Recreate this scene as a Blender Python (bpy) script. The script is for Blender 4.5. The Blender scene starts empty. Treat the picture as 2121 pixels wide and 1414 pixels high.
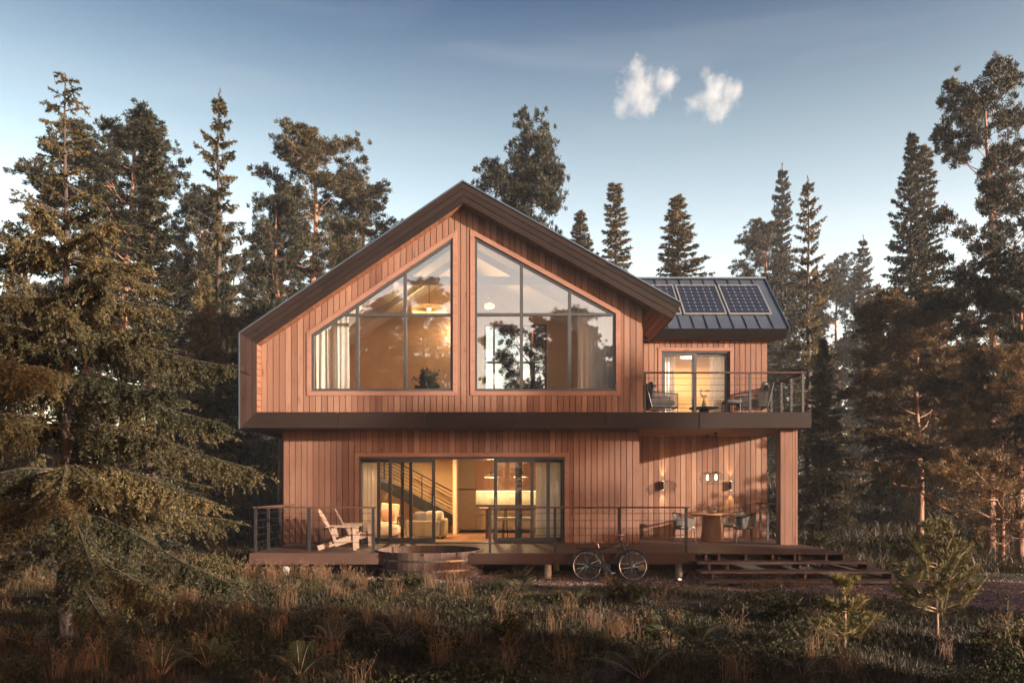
import bpy, math, random
import numpy as np
from mathutils import Vector, Matrix
R_ = math.radians
scene = bpy.context.scene
COL = scene.collection
random.seed(7)

# ------------------------------------------------------------------ camera
EYE = 2.03
FPX = 1640.0                     # focal length in photograph pixels (2121 wide)
HOR = 1012.0                     # horizon row of the photograph
cd = bpy.data.cameras.new('camera')
cd.sensor_width = 36.0
cd.lens = 36.0 * FPX / 2121.0
cd.shift_y = (HOR - 707.0) / 2121.0
cd.clip_end = 3000.0
cam = bpy.data.objects.new('camera', cd)
COL.objects.link(cam)
cam.location = (0, 0, EYE)
cam.rotation_euler = (R_(90), 0, 0)
scene.camera = cam

# ------------------------------------------------------------------ sky, sun, exposure
SUN_AZ = R_(120.0)               # compass angle from +Y (into the picture) towards +X
SUN_EL = R_(10.3)
w = bpy.data.worlds.new('World')
scene.world = w
w.use_nodes = True
nt = w.node_tree
sky = nt.nodes.new('ShaderNodeTexSky')
sky.sky_type = 'NISHITA'
sky.sun_disc = False
sky.sun_elevation = SUN_EL
sky.sun_rotation = SUN_AZ
sky.air_density = 1.0
sky.dust_density = 1.5
sky.ozone_density = 2.2
bg = nt.nodes['Background']
bg.inputs['Strength'].default_value = 0.092
# the evening sky is deeper overhead and milkier towards the horizon
tcw = nt.nodes.new('ShaderNodeTexCoord'); sx_ = nt.nodes.new('ShaderNodeSeparateXYZ'); nt.links.new(tcw.outputs['Generated'], sx_.inputs[0])
rmp = nt.nodes.new('ShaderNodeValToRGB'); rmp.color_ramp.elements[0].position = 0.10; rmp.color_ramp.elements[0].color = (3.05, 2.137, 1.56, 1)
rmp.color_ramp.elements[1].position = 0.56; rmp.color_ramp.elements[1].color = (0.03, 0.185, 0.315, 1)
e_ = rmp.color_ramp.elements.new(0.25); e_.color = (2.928, 2.014, 1.435, 1)
e_ = rmp.color_ramp.elements.new(0.40); e_.color = (1.48, 1.14, 0.84, 1)
nt.links.new(sx_.outputs['Z'], rmp.inputs[0])
mxw = nt.nodes.new('ShaderNodeMix'); mxw.data_type = 'RGBA'; mxw.blend_type = 'MULTIPLY'; mxw.inputs[0].default_value = 1.0
nt.links.new(sky.outputs[0], mxw.inputs[6]); nt.links.new(rmp.outputs[0], mxw.inputs[7])
dot_ = nt.nodes.new('ShaderNodeVectorMath'); dot_.operation = 'DOT_PRODUCT'; dot_.inputs[1].default_value = (math.sin(SUN_AZ), math.cos(SUN_AZ), 0.0)
nt.links.new(tcw.outputs['Generated'], dot_.inputs[0])
rm2 = nt.nodes.new('ShaderNodeValToRGB'); rm2.color_ramp.elements[0].position = 0.15; rm2.color_ramp.elements[0].color = (1, 1, 1, 1); rm2.color_ramp.elements[1].position = 1.0; rm2.color_ramp.elements[1].color = (1.1, 0.86, 0.74, 1)
nt.links.new(dot_.outputs['Value'], rm2.inputs[0])
mx2 = nt.nodes.new('ShaderNodeMix'); mx2.data_type = 'RGBA'; mx2.blend_type = 'MULTIPLY'; mx2.inputs[0].default_value = 1.0
nt.links.new(mxw.outputs[2], mx2.inputs[6]); nt.links.new(rm2.outputs[0], mx2.inputs[7])
# thin streaks of high cloud
mpw = nt.nodes.new('ShaderNodeMapping'); mpw.inputs['Scale'].default_value = (1.6, 1.6, 13.0); mpw.inputs['Rotation'].default_value = (0.05, 0.16, 0)
nt.links.new(tcw.outputs['Generated'], mpw.inputs[0])
nzw = nt.nodes.new('ShaderNodeTexNoise'); nzw.inputs['Scale'].default_value = 1.7; nzw.inputs['Detail'].default_value = 6; nzw.inputs['Distortion'].default_value = 0.6
nt.links.new(mpw.outputs[0], nzw.inputs['Vector'])
mrw = nt.nodes.new('ShaderNodeMapRange'); mrw.inputs['From Min'].default_value = 0.52; mrw.inputs['From Max'].default_value = 0.80; mrw.inputs['To Max'].default_value = 0.08
nt.links.new(nzw.outputs['Fac'], mrw.inputs['Value'])
mx3 = nt.nodes.new('ShaderNodeMix'); mx3.data_type = 'RGBA'; mx3.inputs[7].default_value = (3.3, 3.25, 3.2, 1)
nt.links.new(mrw.outputs[0], mx3.inputs[0]); nt.links.new(mx2.outputs[2], mx3.inputs[6])
nt.links.new(mx3.outputs[2], bg.inputs['Color'])
sd = bpy.data.lights.new('sun', 'SUN')
sd.energy = 5.0
sd.angle = R_(0.7)
sd.color = (1.0, 0.85, 0.69)
sun = bpy.data.objects.new('sun', sd)
COL.objects.link(sun)
to_sun = Vector((math.sin(SUN_AZ) * math.cos(SUN_EL), math.cos(SUN_AZ) * math.cos(SUN_EL), math.sin(SUN_EL)))
sun.rotation_euler = to_sun.to_track_quat('Z', 'Y').to_euler()
sun.location = to_sun * 60
scene.view_settings.view_transform = 'Standard'
scene.view_settings.look = 'None'
scene.view_settings.gamma = 1.0
scene.view_settings.exposure = 1.84
scene.cycles.max_bounces = 8
scene.cycles.diffuse_bounces = 3
scene.cycles.glossy_bounces = 3
scene.cycles.transmission_bounces = 4
scene.cycles.transparent_max_bounces = 12
scene.cycles.volume_bounces = 1
scene.cycles.use_denoising = True
scene.cycles.sample_clamp_indirect = 6.0

# ------------------------------------------------------------------ helpers
def X(px, d): return (px - 1060.5) * d / FPX
def Z(py, d): return EYE + (HOR - py) * d / FPX
def unit(a):
    return a / np.maximum(np.linalg.norm(a, axis=-1, keepdims=True), 1e-9)

def smooth01(t):
    t = np.clip(t, 0, 1)
    return t * t * (3 - 2 * t)

def gz(x, y):
    """height of the terrain"""
    x = np.asarray(x, float); y = np.asarray(y, float)
    side = smooth01((x + 9) / 20.0)
    hill = smooth01((y - 23) / 24.0) * (5.2 * (1 - side) + 2.6 * side)
    hill = hill + np.clip((y - 47) / 120.0, 0, 2) * 4.0 * (1 - side)
    left = 0.05 * smooth01((1.5 - x) / 4.0) * smooth01((y - 12) / 4.0)
    # a low rise across the lawn in front of the house
    rough = 0.045 * np.sin(x * 1.3 + 0.5 * y) * np.sin(y * 1.1 - 0.4 * x + 1.0) + 0.03 * np.sin(2.9 * x + 1.7 * y)
    flat = smooth01((np.abs(y - 19.5) - 2.5) / 2.0)
    mound = 0.13 * np.exp(-((x + 1.0) / 5.5) ** 2 - ((y - 12.6) / 1.8) ** 2)
    fall = -0.25 * smooth01((y - 20) / -25.0)
    return hill + left + rough * (0.35 + 0.65 * flat) + mound + fall * 0

MATS = {}
def nodes_of(name):
    m = bpy.data.materials.new(name); m.use_nodes = True
    t = m.node_tree
    return m, t, t.nodes['Principled BSDF']

def math_node(t, op, a, b=None, clamp=False):
    n = t.nodes.new('ShaderNodeMath'); n.operation = op; n.use_clamp = clamp
    for i, v in enumerate((a, b)):
        if v is None: continue
        if isinstance(v, (int, float)): n.inputs[i].default_value = v
        else: t.links.new(v, n.inputs[i])
    return n.outputs[0]

def ramp(t, fac, stops):
    n = t.nodes.new('ShaderNodeValToRGB')
    e = n.color_ramp.elements
    while len(e) < len(stops): e.new(0.5)
    for el, (p, c) in zip(e, stops):
        el.position = p; el.color = (*c, 1)
    t.links.new(fac, n.inputs[0])
    return n.outputs[0]

def noise(t, scale, detail=4, rough=0.55, vec=(1, 1, 1), loc=None, dist=0.0):
    tc = t.nodes.new('ShaderNodeTexCoord')
    mp = t.nodes.new('ShaderNodeMapping'); mp.inputs['Scale'].default_value = vec
    t.links.new(tc.outputs['Object'], mp.inputs['Vector'])
    if loc is not None: t.links.new(loc, mp.inputs['Location'])
    n = t.nodes.new('ShaderNodeTexNoise')
    n.inputs['Scale'].default_value = scale; n.inputs['Detail'].default_value = detail
    n.inputs['Roughness'].default_value = rough; n.inputs['Distortion'].default_value = dist
    t.links.new(mp.outputs[0], n.inputs['Vector'])
    return n.outputs['Fac']

def attr(t, name='rnd'):
    n = t.nodes.new('ShaderNodeAttribute'); n.attribute_name = name
    return n.outputs['Fac']

def mix(t, fac, a, b, mode='MIX'):
    n = t.nodes.new('ShaderNodeMix'); n.data_type = 'RGBA'; n.blend_type = mode
    if isinstance(fac, (int, float)): n.inputs[0].default_value = fac
    else: t.links.new(fac, n.inputs[0])
    for i, v in ((6, a), (7, b)):
        if isinstance(v, tuple): n.inputs[i].default_value = (*v, 1)
        else: t.links.new(v, n.inputs[i])
    return n.outputs[2]

def bump(t, b, h, strength=0.3, dist=0.01):
    n = t.nodes.new('ShaderNodeBump'); n.inputs['Strength'].default_value = strength
    n.inputs['Distance'].default_value = dist
    t.links.new(h, n.inputs['Height']); t.links.new(n.outputs[0], b.inputs['Normal'])

def plain(name, col, rough=0.6, metal=0.0, var=0.15, scale=9.0, bstr=0.1):
    """a coloured surface with a little blotchy variation and bump"""
    m, t, b = nodes_of(name)
    n = noise(t, scale)
    lo = tuple(c * (1 - var) for c in col); hi = tuple(min(1, c * (1 + var)) for c in col)
    t.links.new(ramp(t, n, [(0.3, lo), (0.7, hi)]), b.inputs['Base Color'])
    b.inputs['Metallic'].default_value = metal
    t.links.new(math_node(t, 'ADD', math_node(t, 'MULTIPLY', n, 0.2), rough - 0.1), b.inputs['Roughness'])
    if bstr: bump(t, b, n, bstr, 0.004)
    MATS[name] = m
    return m

def wood(name, tones, axis='Z', rough=0.62, grain=0.35, knots=True):
    """planks: tone picked per plank (attribute rnd), long grain and streaks along axis"""
    m, t, b = nodes_of(name)
    r = attr(t)
    sc = {'Z': (1, 1, 0.045), 'X': (0.045, 1, 1), 'Y': (1, 0.045, 1)}[axis]
    cmb = t.nodes.new('ShaderNodeCombineXYZ')
    off = math_node(t, 'MULTIPLY', r, 37.0)
    for i in range(3): t.links.new(off, cmb.inputs[i])
    g1 = noise(t, 38.0, 6, 0.65, sc, cmb.outputs[0], 0.6)
    g2 = noise(t, 7.0, 4, 0.6, tuple(0.12 if v < 1 else 1 for v in sc), cmb.outputs[0], 0.4)
    base = ramp(t, r, [(i / (len(tones) - 1), c) for i, c in enumerate(tones)])
    dk = tuple(0.55 for _ in range(3))
    c = mix(t, math_node(t, 'MULTIPLY', math_node(t, 'SUBTRACT', g1, 0.35, True), 1.6 * grain * 2, True), base, dk, 'MULTIPLY')
    c2 = mix(t, math_node(t, 'MULTIPLY', math_node(t, 'SUBTRACT', g2, 0.48, True), 2.2, True), c, (0.66, 0.60, 0.58), 'MULTIPLY')
    g3 = noise(t, 0.55, 3, 0.6, (1, 1, 1))
    c2 = mix(t, math_node(t, 'MULTIPLY', math_node(t, 'SUBTRACT', g3, 0.42, True), 2.4, True), c2, (0.70, 0.66, 0.66), 'MULTIPLY')
    kn = noise(t, 5.5, 1, 0.4, tuple(0.5 if v < 1 else 1.6 for v in sc), cmb.outputs[0])
    c2 = mix(t, math_node(t, 'MULTIPLY', math_node(t, 'SUBTRACT', kn, 0.71, True), 9.0, True), c2, (0.45, 0.36, 0.32), 'MULTIPLY')
    t.links.new(c2, b.inputs['Base Color']); b.inputs['Specular IOR Level'].default_value = 0.12
    t.links.new(math_node(t, 'ADD', math_node(t, 'MULTIPLY', g1, 0.25), rough - 0.12), b.inputs['Roughness'])
    bump(t, b, g1, 0.25, 0.004)
    MATS[name] = m
    return m

def emit(name, col, s):
    m, t, b = nodes_of(name)
    b.inputs['Base Color'].default_value = (*col, 1)
    b.inputs['Emission Color'].default_value = (*col, 1)
    b.inputs['Emission Strength'].default_value = s
    MATS[name] = m
    return m

def glass(name, refl=0.12, tint=(0.975, 0.97, 0.96)):
    m, t, b = nodes_of(name)
    t.nodes.remove(b)
    out = t.nodes['Material Output']
    tr = t.nodes.new('ShaderNodeBsdfTransparent'); tr.inputs[0].default_value = (*tint, 1)
    gl = t.nodes.new('ShaderNodeBsdfGlossy'); gl.inputs['Roughness'].default_value = 0.0
    gl.inputs['Color'].default_value = (0.95, 0.93, 0.95, 1)
    lw = t.nodes.new('ShaderNodeLayerWeight'); lw.inputs[0].default_value = 0.5
    f = math_node(t, 'ADD', math_node(t, 'MULTIPLY', math_node(t, 'POWER', lw.outputs['Facing'], 4.0), 1.0 - refl), refl, True)
    mx = t.nodes.new('ShaderNodeMixShader')
    t.links.new(f, mx.inputs[0]); t.links.new(tr.outputs[0], mx.inputs[1]); t.links.new(gl.outputs[0], mx.inputs[2])
    t.links.new(mx.outputs[0], out.inputs['Surface'])
    MATS[name] = m
    return m

def cloth(name, col, transl=0.4):
    m, t, b = nodes_of(name)
    n = noise(t, 60, 3)
    t.links.new(ramp(t, n, [(0.3, tuple(c * 0.85 for c in col)), (0.7, col)]), b.inputs['Base Color'])
    b.inputs['Roughness'].default_value = 0.9
    out = t.nodes['Material Output']
    tl = t.nodes.new('ShaderNodeBsdfTranslucent'); tl.inputs[0].default_value = (*col, 1)
    mx = t.nodes.new('ShaderNodeMixShader'); mx.inputs[0].default_value = transl
    t.links.new(b.outputs[0], mx.inputs[1]); t.links.new(tl.outputs[0], mx.inputs[2])
    t.links.new(mx.outputs[0], out.inputs['Surface'])
    MATS[name] = m
    return m

def leafy(name, stops, transl=0.25, rough=0.55, vary=0.12, spec=0.3):
    """foliage: tone per blade (attribute rnd) and a slow change of tone through the plant"""
    m, t, b = nodes_of(name)
    r = attr(t)
    n = noise(t, 0.7, 3)
    oi = t.nodes.new('ShaderNodeObjectInfo')
    f = math_node(t, 'ADD', math_node(t, 'MULTIPLY', r, 0.6), math_node(t, 'MULTIPLY', n, 0.4))
    f = math_node(t, 'ADD', f, math_node(t, 'MULTIPLY', math_node(t, 'SUBTRACT', oi.outputs['Random'], 0.5), vary * 2), True)
    c = ramp(t, f, stops)
    t.links.new(c, b.inputs['Base Color'])
    b.inputs['Roughness'].default_value = rough
    b.inputs['Specular IOR Level'].default_value = spec
    out = t.nodes['Material Output']
    tl = t.nodes.new('ShaderNodeBsdfTranslucent'); t.links.new(c, tl.inputs[0])
    mx = t.nodes.new('ShaderNodeMixShader'); mx.inputs[0].default_value = transl
    t.links.new(b.outputs[0], mx.inputs[1]); t.links.new(tl.outputs[0], mx.inputs[2])
    t.links.new(mx.outputs[0], out.inputs['Surface'])
    MATS[name] = m
    return m

def bark(name, lo, hi, scale=14):
    m, t, b = nodes_of(name)
    n = noise(t, scale, 6, 0.7, (1, 1, 0.25), None, 0.5)
    t.links.new(ramp(t, n, [(0.3, lo), (0.65, hi)]), b.inputs['Base Color'])
    b.inputs['Roughness'].default_value = 0.9
    bump(t, b, n, 0.9, 0.03)
    MATS[name] = m
    return m

def root_of(o):
    while o.parent is not None: o = o.parent
    return o

class MB:
    """collects pieces that become ONE mesh object"""
    def __init__(s): s.v = []; s.f = []; s.r = []
    def add(s, vs, fs, rnd=None):
        k = len(s.v)
        rnd = random.random() if rnd is None else rnd
        s.v += [tuple(map(float, p)) for p in vs]; s.r += [rnd] * len(vs)
        s.f += [tuple(k + i for i in f) for f in fs]
        return s
    def box(s, x0, x1, y0, y1, z0, z1, rnd=None):
        vs = [(x0, y0, z0), (x1, y0, z0), (x1, y1, z0), (x0, y1, z0), (x0, y0, z1), (x1, y0, z1), (x1, y1, z1), (x0, y1, z1)]
        return s.add(vs, [(3, 2, 1, 0), (4, 5, 6, 7), (0, 1, 5, 4), (1, 2, 6, 5), (2, 3, 7, 6), (3, 0, 4, 7)], rnd)
    def prism(s, pts, y0, y1, rnd=None):
        """polygon in the XZ plane, extruded from y0 to y1"""
        n = len(pts)
        vs = [(p[0], y0, p[1]) for p in pts] + [(p[0], y1, p[1]) for p in pts]
        fs = [tuple(range(n)), tuple(range(2 * n - 1, n - 1, -1))]
        fs += [(i, i + n, (i + 1) % n + n, (i + 1) % n) for i in range(n)]
        return s.add(vs, fs, rnd)
    def obox(s, p0, p1, wide, thick, up=(0, 0, 1), rnd=None):
        """a board from p0 to p1: wide across, thick along up"""
        p0 = Vector(p0); p1 = Vector(p1); a = (p1 - p0).normalized()
        side = a.cross(Vector(up))
        if side.length < 1e-5: side = a.cross(Vector((1, 0, 0)))
        side.normalize(); u = side.cross(a).normalized()
        vs = []
        for p in (p0, p1):
            for q, e in ((-1, -1), (1, -1), (1, 1), (-1, 1)):
                vs.append(p + side * (q * wide / 2) + u * (e * thick / 2))
        return s.add(vs, [(0, 1, 2, 3), (7, 6, 5, 4), (0, 4, 5, 1), (1, 5, 6, 2), (2, 6, 7, 3), (3, 7, 4, 0)], rnd)
    def tube(s, pts, rad, n=8, rnd=None, closed=False):
        pts = [Vector(p) for p in pts]; m = len(pts)
        rad = rad if isinstance(rad, (list, tuple)) else [rad] * m
        vs = []; ref = None
        for i, p in enumerate(pts):
            if closed: a = pts[(i + 1) % m] - pts[i - 1]
            else: a = pts[min(i + 1, m - 1)] - pts[max(i - 1, 0)]
            a.normalize()
            if ref is None:
                ref = a.orthogonal().normalized()
            ref = (ref - a * ref.dot(a)).normalized()
            b = a.cross(ref)
            for k in range(n):
                t = 2 * math.pi * k / n
                vs.append(p + (ref * math.cos(t) + b * math.sin(t)) * rad[i])
        fs = []
        for i in range(m if closed else m - 1):
            j = (i + 1) % m
            for k in range(n):
                fs.append((i * n + k, i * n + (k + 1) % n, j * n + (k + 1) % n, j * n + k))
        if not closed:
            fs += [tuple(range(n - 1, -1, -1)), tuple((m - 1) * n + k for k in range(n))]
        return s.add(vs, fs, rnd)
    def lathe(s, prof, c=(0, 0, 0), n=24, rnd=None, cap=True):
        vs = []; m = len(prof)
        for r, z in prof:
            for k in range(n):
                t = 2 * math.pi * k / n
                vs.append((c[0] + r * math.cos(t), c[1] + r * math.sin(t), c[2] + z))
        fs = [(i * n + k, i * n + (k + 1) % n, (i + 1) * n + (k + 1) % n, (i + 1) * n + k) for i in range(m - 1) for k in range(n)]
        if cap: fs += [tuple(range(n - 1, -1, -1)), tuple((m - 1) * n + k for k in range(n))]
        return s.add(vs, fs, rnd)
    def pillow(s, c, sx, sy, sz, rot=None, n=10, power=0.45, rnd=None):
        """a soft cushion: super-ellipsoid, optional rotation matrix"""
        vs = []; fs = []
        def sp(v, e): return math.copysign(abs(v) ** e, v)
        for i in range(n + 1):
            la = -math.pi / 2 + math.pi * i / n
            for k in range(2 * n):
                lo = math.pi * k / n
                p = Vector((sx / 2 * sp(math.cos(la), 0.7) * sp(math.cos(lo), power), sy / 2 * sp(math.cos(la), 0.7) * sp(math.sin(lo), power), sz / 2 * sp(math.sin(la), 0.8)))
                if rot is not None: p = rot @ p
                vs.append(p + Vector(c))
        for i in range(n):
            for k in range(2 * n):
                a = i * 2 * n; b = a + 2 * n; k2 = (k + 1) % (2 * n)
                fs.append((a + k, a + k2, b + k2, b + k))
        return s.add(vs, fs, rnd)
    def build(s, name, m, parent=None, smooth=False, bevel=0.0):
        o_ = Vector((0, 0, 0)) if parent is None else root_of(parent).location
        me = bpy.data.meshes.new(name)
        me.from_pydata([(a - o_.x, b - o_.y, c - o_.z) for a, b, c in s.v], [], s.f)
        me.attributes.new('rnd', 'FLOAT', 'POINT').data.foreach_set('value', np.array(s.r, np.float32))
        if smooth: me.polygons.foreach_set('use_smooth', [True] * len(me.polygons))
        me.materials.append(MATS[m] if isinstance(m, str) else m)
        o = bpy.data.objects.new(name, me); COL.objects.link(o)
        if parent is not None: o.parent = parent
        if bevel:
            b = o.modifiers.new('soft_edges', 'BEVEL'); b.width = bevel; b.segments = 1; b.limit_method = 'ANGLE'
        return o

def tag(o, label=None, cat=None, group=None, kind=None):
    for k, v in (('label', label), ('category', cat), ('group', group), ('kind', kind)):
        if v: o[k] = v
    return o

def thing(name, label, cat, loc=(0, 0, 0), group=None, rz=0.0):
    o = bpy.data.objects.new(name, None); COL.objects.link(o)
    o.empty_display_size = 0.2
    o.location = loc; o.rotation_euler = (0, 0, rz)
    return tag(o, label, cat, group)

def copy_tree(o, parent=None):
    c = o.copy(); COL.objects.link(c)
    if parent is not None: c.parent = parent
    for ch in list(o.children): copy_tree(ch, c)
    return c

def place(o, loc, rz=0.0, sc=None, label=None, group=None):
    o.location = loc; o.rotation_euler = (0, 0, rz)
    if sc is not None: o.scale = sc if isinstance(sc, tuple) else (sc, sc, sc)
    if label: o['label'] = label
    if group: o['group'] = group
    return o

def big_mesh(name, V, faces_n, idx, rnd, m):
    """fast mesh from arrays: V (n,3), idx flat corner indices, faces_n corners per face"""
    me = bpy.data.meshes.new(name)
    me.vertices.add(len(V)); me.vertices.foreach_set('co', np.ascontiguousarray(V, np.float32).ravel())
    me.loops.add(len(idx)); me.loops.foreach_set('vertex_index', np.ascontiguousarray(idx, np.int32))
    ls = np.concatenate([[0], np.cumsum(faces_n)[:-1]]).astype(np.int32)
    me.polygons.add(len(faces_n)); me.polygons.foreach_set('loop_start', ls)
    me.update(calc_edges=True)
    me.attributes.new('rnd', 'FLOAT', 'POINT').data.foreach_set('value', np.ascontiguousarray(rnd, np.float32))
    me.materials.append(MATS[m])
    return me

def offset_line(pts, widths, closed=False):
    """polyline moved to its right-hand side by a width per edge (mitred joints)"""
    n = len(pts); ne = n if closed else n - 1
    L = []
    for i in range(ne):
        a = Vector(pts[i]); b = Vector(pts[(i + 1) % n]); d = (b - a).normalized()
        nrm = Vector((d.y, -d.x)); wv = widths[i] if isinstance(widths, (list, tuple)) else widths
        L.append((a + nrm * wv, d))
    out = []
    for i in range(n):
        if not closed and i == 0: out.append(L[0][0]); continue
        if not closed and i == n - 1:
            out.append(L[-1][0] + L[-1][1] * (Vector(pts[-1]) - Vector(pts[-2])).length); continue
        p, d = L[i - 1]; q, e = L[i % ne]
        den = d.x * e.y - d.y * e.x
        t = ((q.x - p.x) * e.y - (q.y - p.y) * e.x) / den
        out.append(p + d * t)
    return [(v.x, v.y) for v in out]

def ring(mb, poly, wd, y0, y1):
    """closed mitred frame inside a clockwise polygon (XZ)"""
    inn = offset_line(poly, wd, True); n = len(poly)
    for i in range(n):
        j = (i + 1) % n
        mb.prism([poly[i], poly[j], inn[j], inn[i]], y0, y1)
    return inn

def clad(mb, x0, x1, lo, hi, y0, y1, ops=(), bw=0.155, gap=0.017, breaks=()):
    """vertical boards between lo(x) and hi(x), cut round openings (xa, xb, lo, hi)"""
    n = max(1, round((x1 - x0) / bw)) if bw else 1
    bwid = (x1 - x0) / n
    g = gap / 2 if bw else 0
    cuts = sorted(set([o[0] for o in ops] + [o[1] for o in ops] + list(breaks)))
    for i in range(n):
        a = x0 + i * bwid + g; b = x0 + (i + 1) * bwid - g
        r = random.random()
        jut = 0.0015 * (i % 3) if bw else 0
        xs = [a] + [c for c in cuts if a + 1e-4 < c < b - 1e-4] + [b]
        for p, q in zip(xs[:-1], xs[1:]):
            mid = (p + q) / 2
            spans = [(lo, hi)]
            for xa, xb, ol, oh in ops:
                if xa < mid < xb:
                    nx = []
                    for s0, s1 in spans:
                        if s0(mid) < ol(mid) < s1(mid): nx.append((s0, ol))
                        if s0(mid) < oh(mid) < s1(mid): nx.append((oh, s1))
                    spans = nx
            for s0, s1 in spans:
                if s1(mid) - s0(mid) > 0.004:
                    mb.prism([(p, s0(p)), (q, s0(q)), (q, s1(q)), (p, s1(p))], y0 - jut, y1, r)
def const(v): return lambda x: v
def lin(x0, z0, x1, z1): return lambda x: z0 + (z1 - z0) * (x - x0) / (x1 - x0)

# ------------------------------------------------------------------ materials
wood('cedar', [(0.118, 0.060, 0.044), (0.188, 0.104, 0.074), (0.145, 0.077, 0.055), (0.235, 0.139, 0.098), (0.158, 0.088, 0.066)], 'Z')
wood('dark_cedar', [(0.014, 0.0095, 0.0085), (0.020, 0.0128, 0.011), (0.0105, 0.0076, 0.007)], 'X', 0.6)
wood('dark_cedar_upright', [(0.034, 0.021, 0.0175), (0.042, 0.025, 0.021), (0.032, 0.020, 0.0175)], 'Z', 0.6)
wood('trim_wood', [(0.215, 0.118, 0.087), (0.24, 0.13, 0.096)], 'X')
wood('soffit_wood', [(0.15, 0.066, 0.038), (0.21, 0.095, 0.054), (0.18, 0.08, 0.046)], 'Y')
wood('deck_wood', [(0.065, 0.038, 0.03), (0.085, 0.05, 0.038), (0.055, 0.034, 0.028), (0.075, 0.043, 0.035)], 'X', 0.55)
wood('step_wood', [(0.12, 0.088, 0.076), (0.15, 0.11, 0.094), (0.105, 0.078, 0.068)], 'X', 0.6)
wood('tub_wood', [(0.082, 0.053, 0.045), (0.12, 0.08, 0.066), (0.098, 0.064, 0.054), (0.072, 0.048, 0.041)], 'Z', 0.55)
wood('pale_wood', [(0.26, 0.19, 0.145), (0.31, 0.23, 0.18), (0.22, 0.16, 0.125)], 'X', 0.6)
wood('table_wood', [(0.40, 0.23, 0.12), (0.45, 0.26, 0.14)], 'X', 0.5)
wood('trunk_wood', [(0.30, 0.17, 0.09), (0.26, 0.145, 0.08)], 'Z', 0.6)
wood('floor_wood', [(0.34, 0.17, 0.09), (0.40, 0.21, 0.11), (0.30, 0.15, 0.08)], 'X', 0.4)
wood('kitchen_wood', [(0.30, 0.16, 0.09), (0.34, 0.18, 0.10)], 'Z', 0.5)
plain('black_core', (0.02, 0.015, 0.012), 0.9)
plain('window_metal', (0.045, 0.047, 0.05), 0.45, 0.3, 0.1)
plain('roof_metal', (0.10, 0.13, 0.175), 0.40, 0.65, 0.12, 2.0, 0.03)
plain('rail_metal', (0.009, 0.008, 0.008), 0.6, 0.0)
plain('cable_steel', (0.07, 0.066, 0.064), 0.35, 0.9, 0.05)
plain('black_metal', (0.018, 0.018, 0.02), 0.4, 0.5)
plain('bike_paint', (0.012, 0.018, 0.022), 0.3, 0.2, 0.1)
plain('rubber', (0.025, 0.025, 0.028), 0.75)
plain('chrome', (0.55, 0.55, 0.56), 0.25, 1.0, 0.05)
plain('hoop_steel', (0.20, 0.19, 0.19), 0.28, 0.9, 0.1)
plain('saddle_leather', (0.20, 0.08, 0.035), 0.5)
plain('plaster', (0.62, 0.50, 0.36), 0.85, 0, 0.05)
plain('warm_wall', (0.55, 0.39, 0.21), 0.85, 0, 0.06, 3)
plain('peach_wall', (0.54, 0.36, 0.22), 0.85, 0, 0.08, 2)
plain('ceiling_paint', (0.62, 0.56, 0.50), 0.85, 0, 0.04)
plain('cabinet', (0.20, 0.125, 0.07), 0.55, 0, 0.08)
plain('marble', (0.62, 0.53, 0.38), 0.35, 0, 0.25, 5)
plain('sofa_fabric', (0.33, 0.27, 0.15), 0.95, 0, 0.12, 40, 0.3)
plain('cushion_pink', (0.50, 0.27, 0.18), 0.95, 0, 0.1, 40, 0.3)
plain('cushion_cream', (0.62, 0.53, 0.40), 0.95, 0, 0.1, 40, 0.3)
plain('rope_dark', (0.05, 0.046, 0.045), 0.85, 0, 0.3, 50, 0.4)
plain('rope_grey', (0.11, 0.105, 0.10), 0.85, 0, 0.3, 50, 0.4)
plain('cushion_dark', (0.07, 0.066, 0.066), 0.95, 0, 0.2, 40, 0.3)
plain('cushion_pale', (0.27, 0.24, 0.22), 0.95, 0, 0.1, 40, 0.3)
plain('concrete', (0.42, 0.38, 0.35), 0.85, 0, 0.3, 12, 0.4)
plain('ceramic', (0.45, 0.38, 0.30), 0.4)
plain('white_enamel', (0.7, 0.62, 0.5), 0.4)
plain('panel_frame', (0.36, 0.36, 0.36), 0.4, 0.6, 0.05)
plain('bark_shade', (0.10, 0.07, 0.05), 0.9)
plain('water_black', (0.03, 0.035, 0.04), 0.05, 0, 0.05, 3, 0.05)
cloth('curtain', (0.92, 0.89, 0.84), 0.25)
cloth('lamp_cloth', (0.80, 0.70, 0.55), 0.5)
glass('pane_glass', 0.19)
glass('door_glass', 0.04)
emit('bulb', (1.0, 0.62, 0.25), 7.0)
emit('led', (1.0, 0.72, 0.38), 2.2)
emit('foot_light', (1.0, 0.85, 0.65), 1.6)
leafy('spruce_needles', [(0.1, (0.006, 0.0095, 0.006)), (0.5, (0.025, 0.027, 0.013)), (0.92, (0.145, 0.104, 0.042))], 0.12, vary=0.2)
leafy('pine_needles', [(0.1, (0.008, 0.012, 0.007)), (0.5, (0.032, 0.033, 0.017)), (0.92, (0.13, 0.098, 0.046))], 0.15, vary=0.2)
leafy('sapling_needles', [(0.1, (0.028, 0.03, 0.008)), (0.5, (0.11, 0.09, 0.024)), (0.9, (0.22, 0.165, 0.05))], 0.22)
leafy('rusty_lit_needles', [(0.1, (0.020, 0.014, 0.006)), (0.5, (0.085, 0.052, 0.019)), (0.92, (0.22, 0.125, 0.042))], 0.2)
leafy('broad_leaves', [(0.1, (0.012, 0.0156, 0.006)), (0.5, (0.0325, 0.0338, 0.0117)), (0.9, (0.08, 0.068, 0.024))], 0.2, rough=0.7, spec=0.12)
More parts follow.
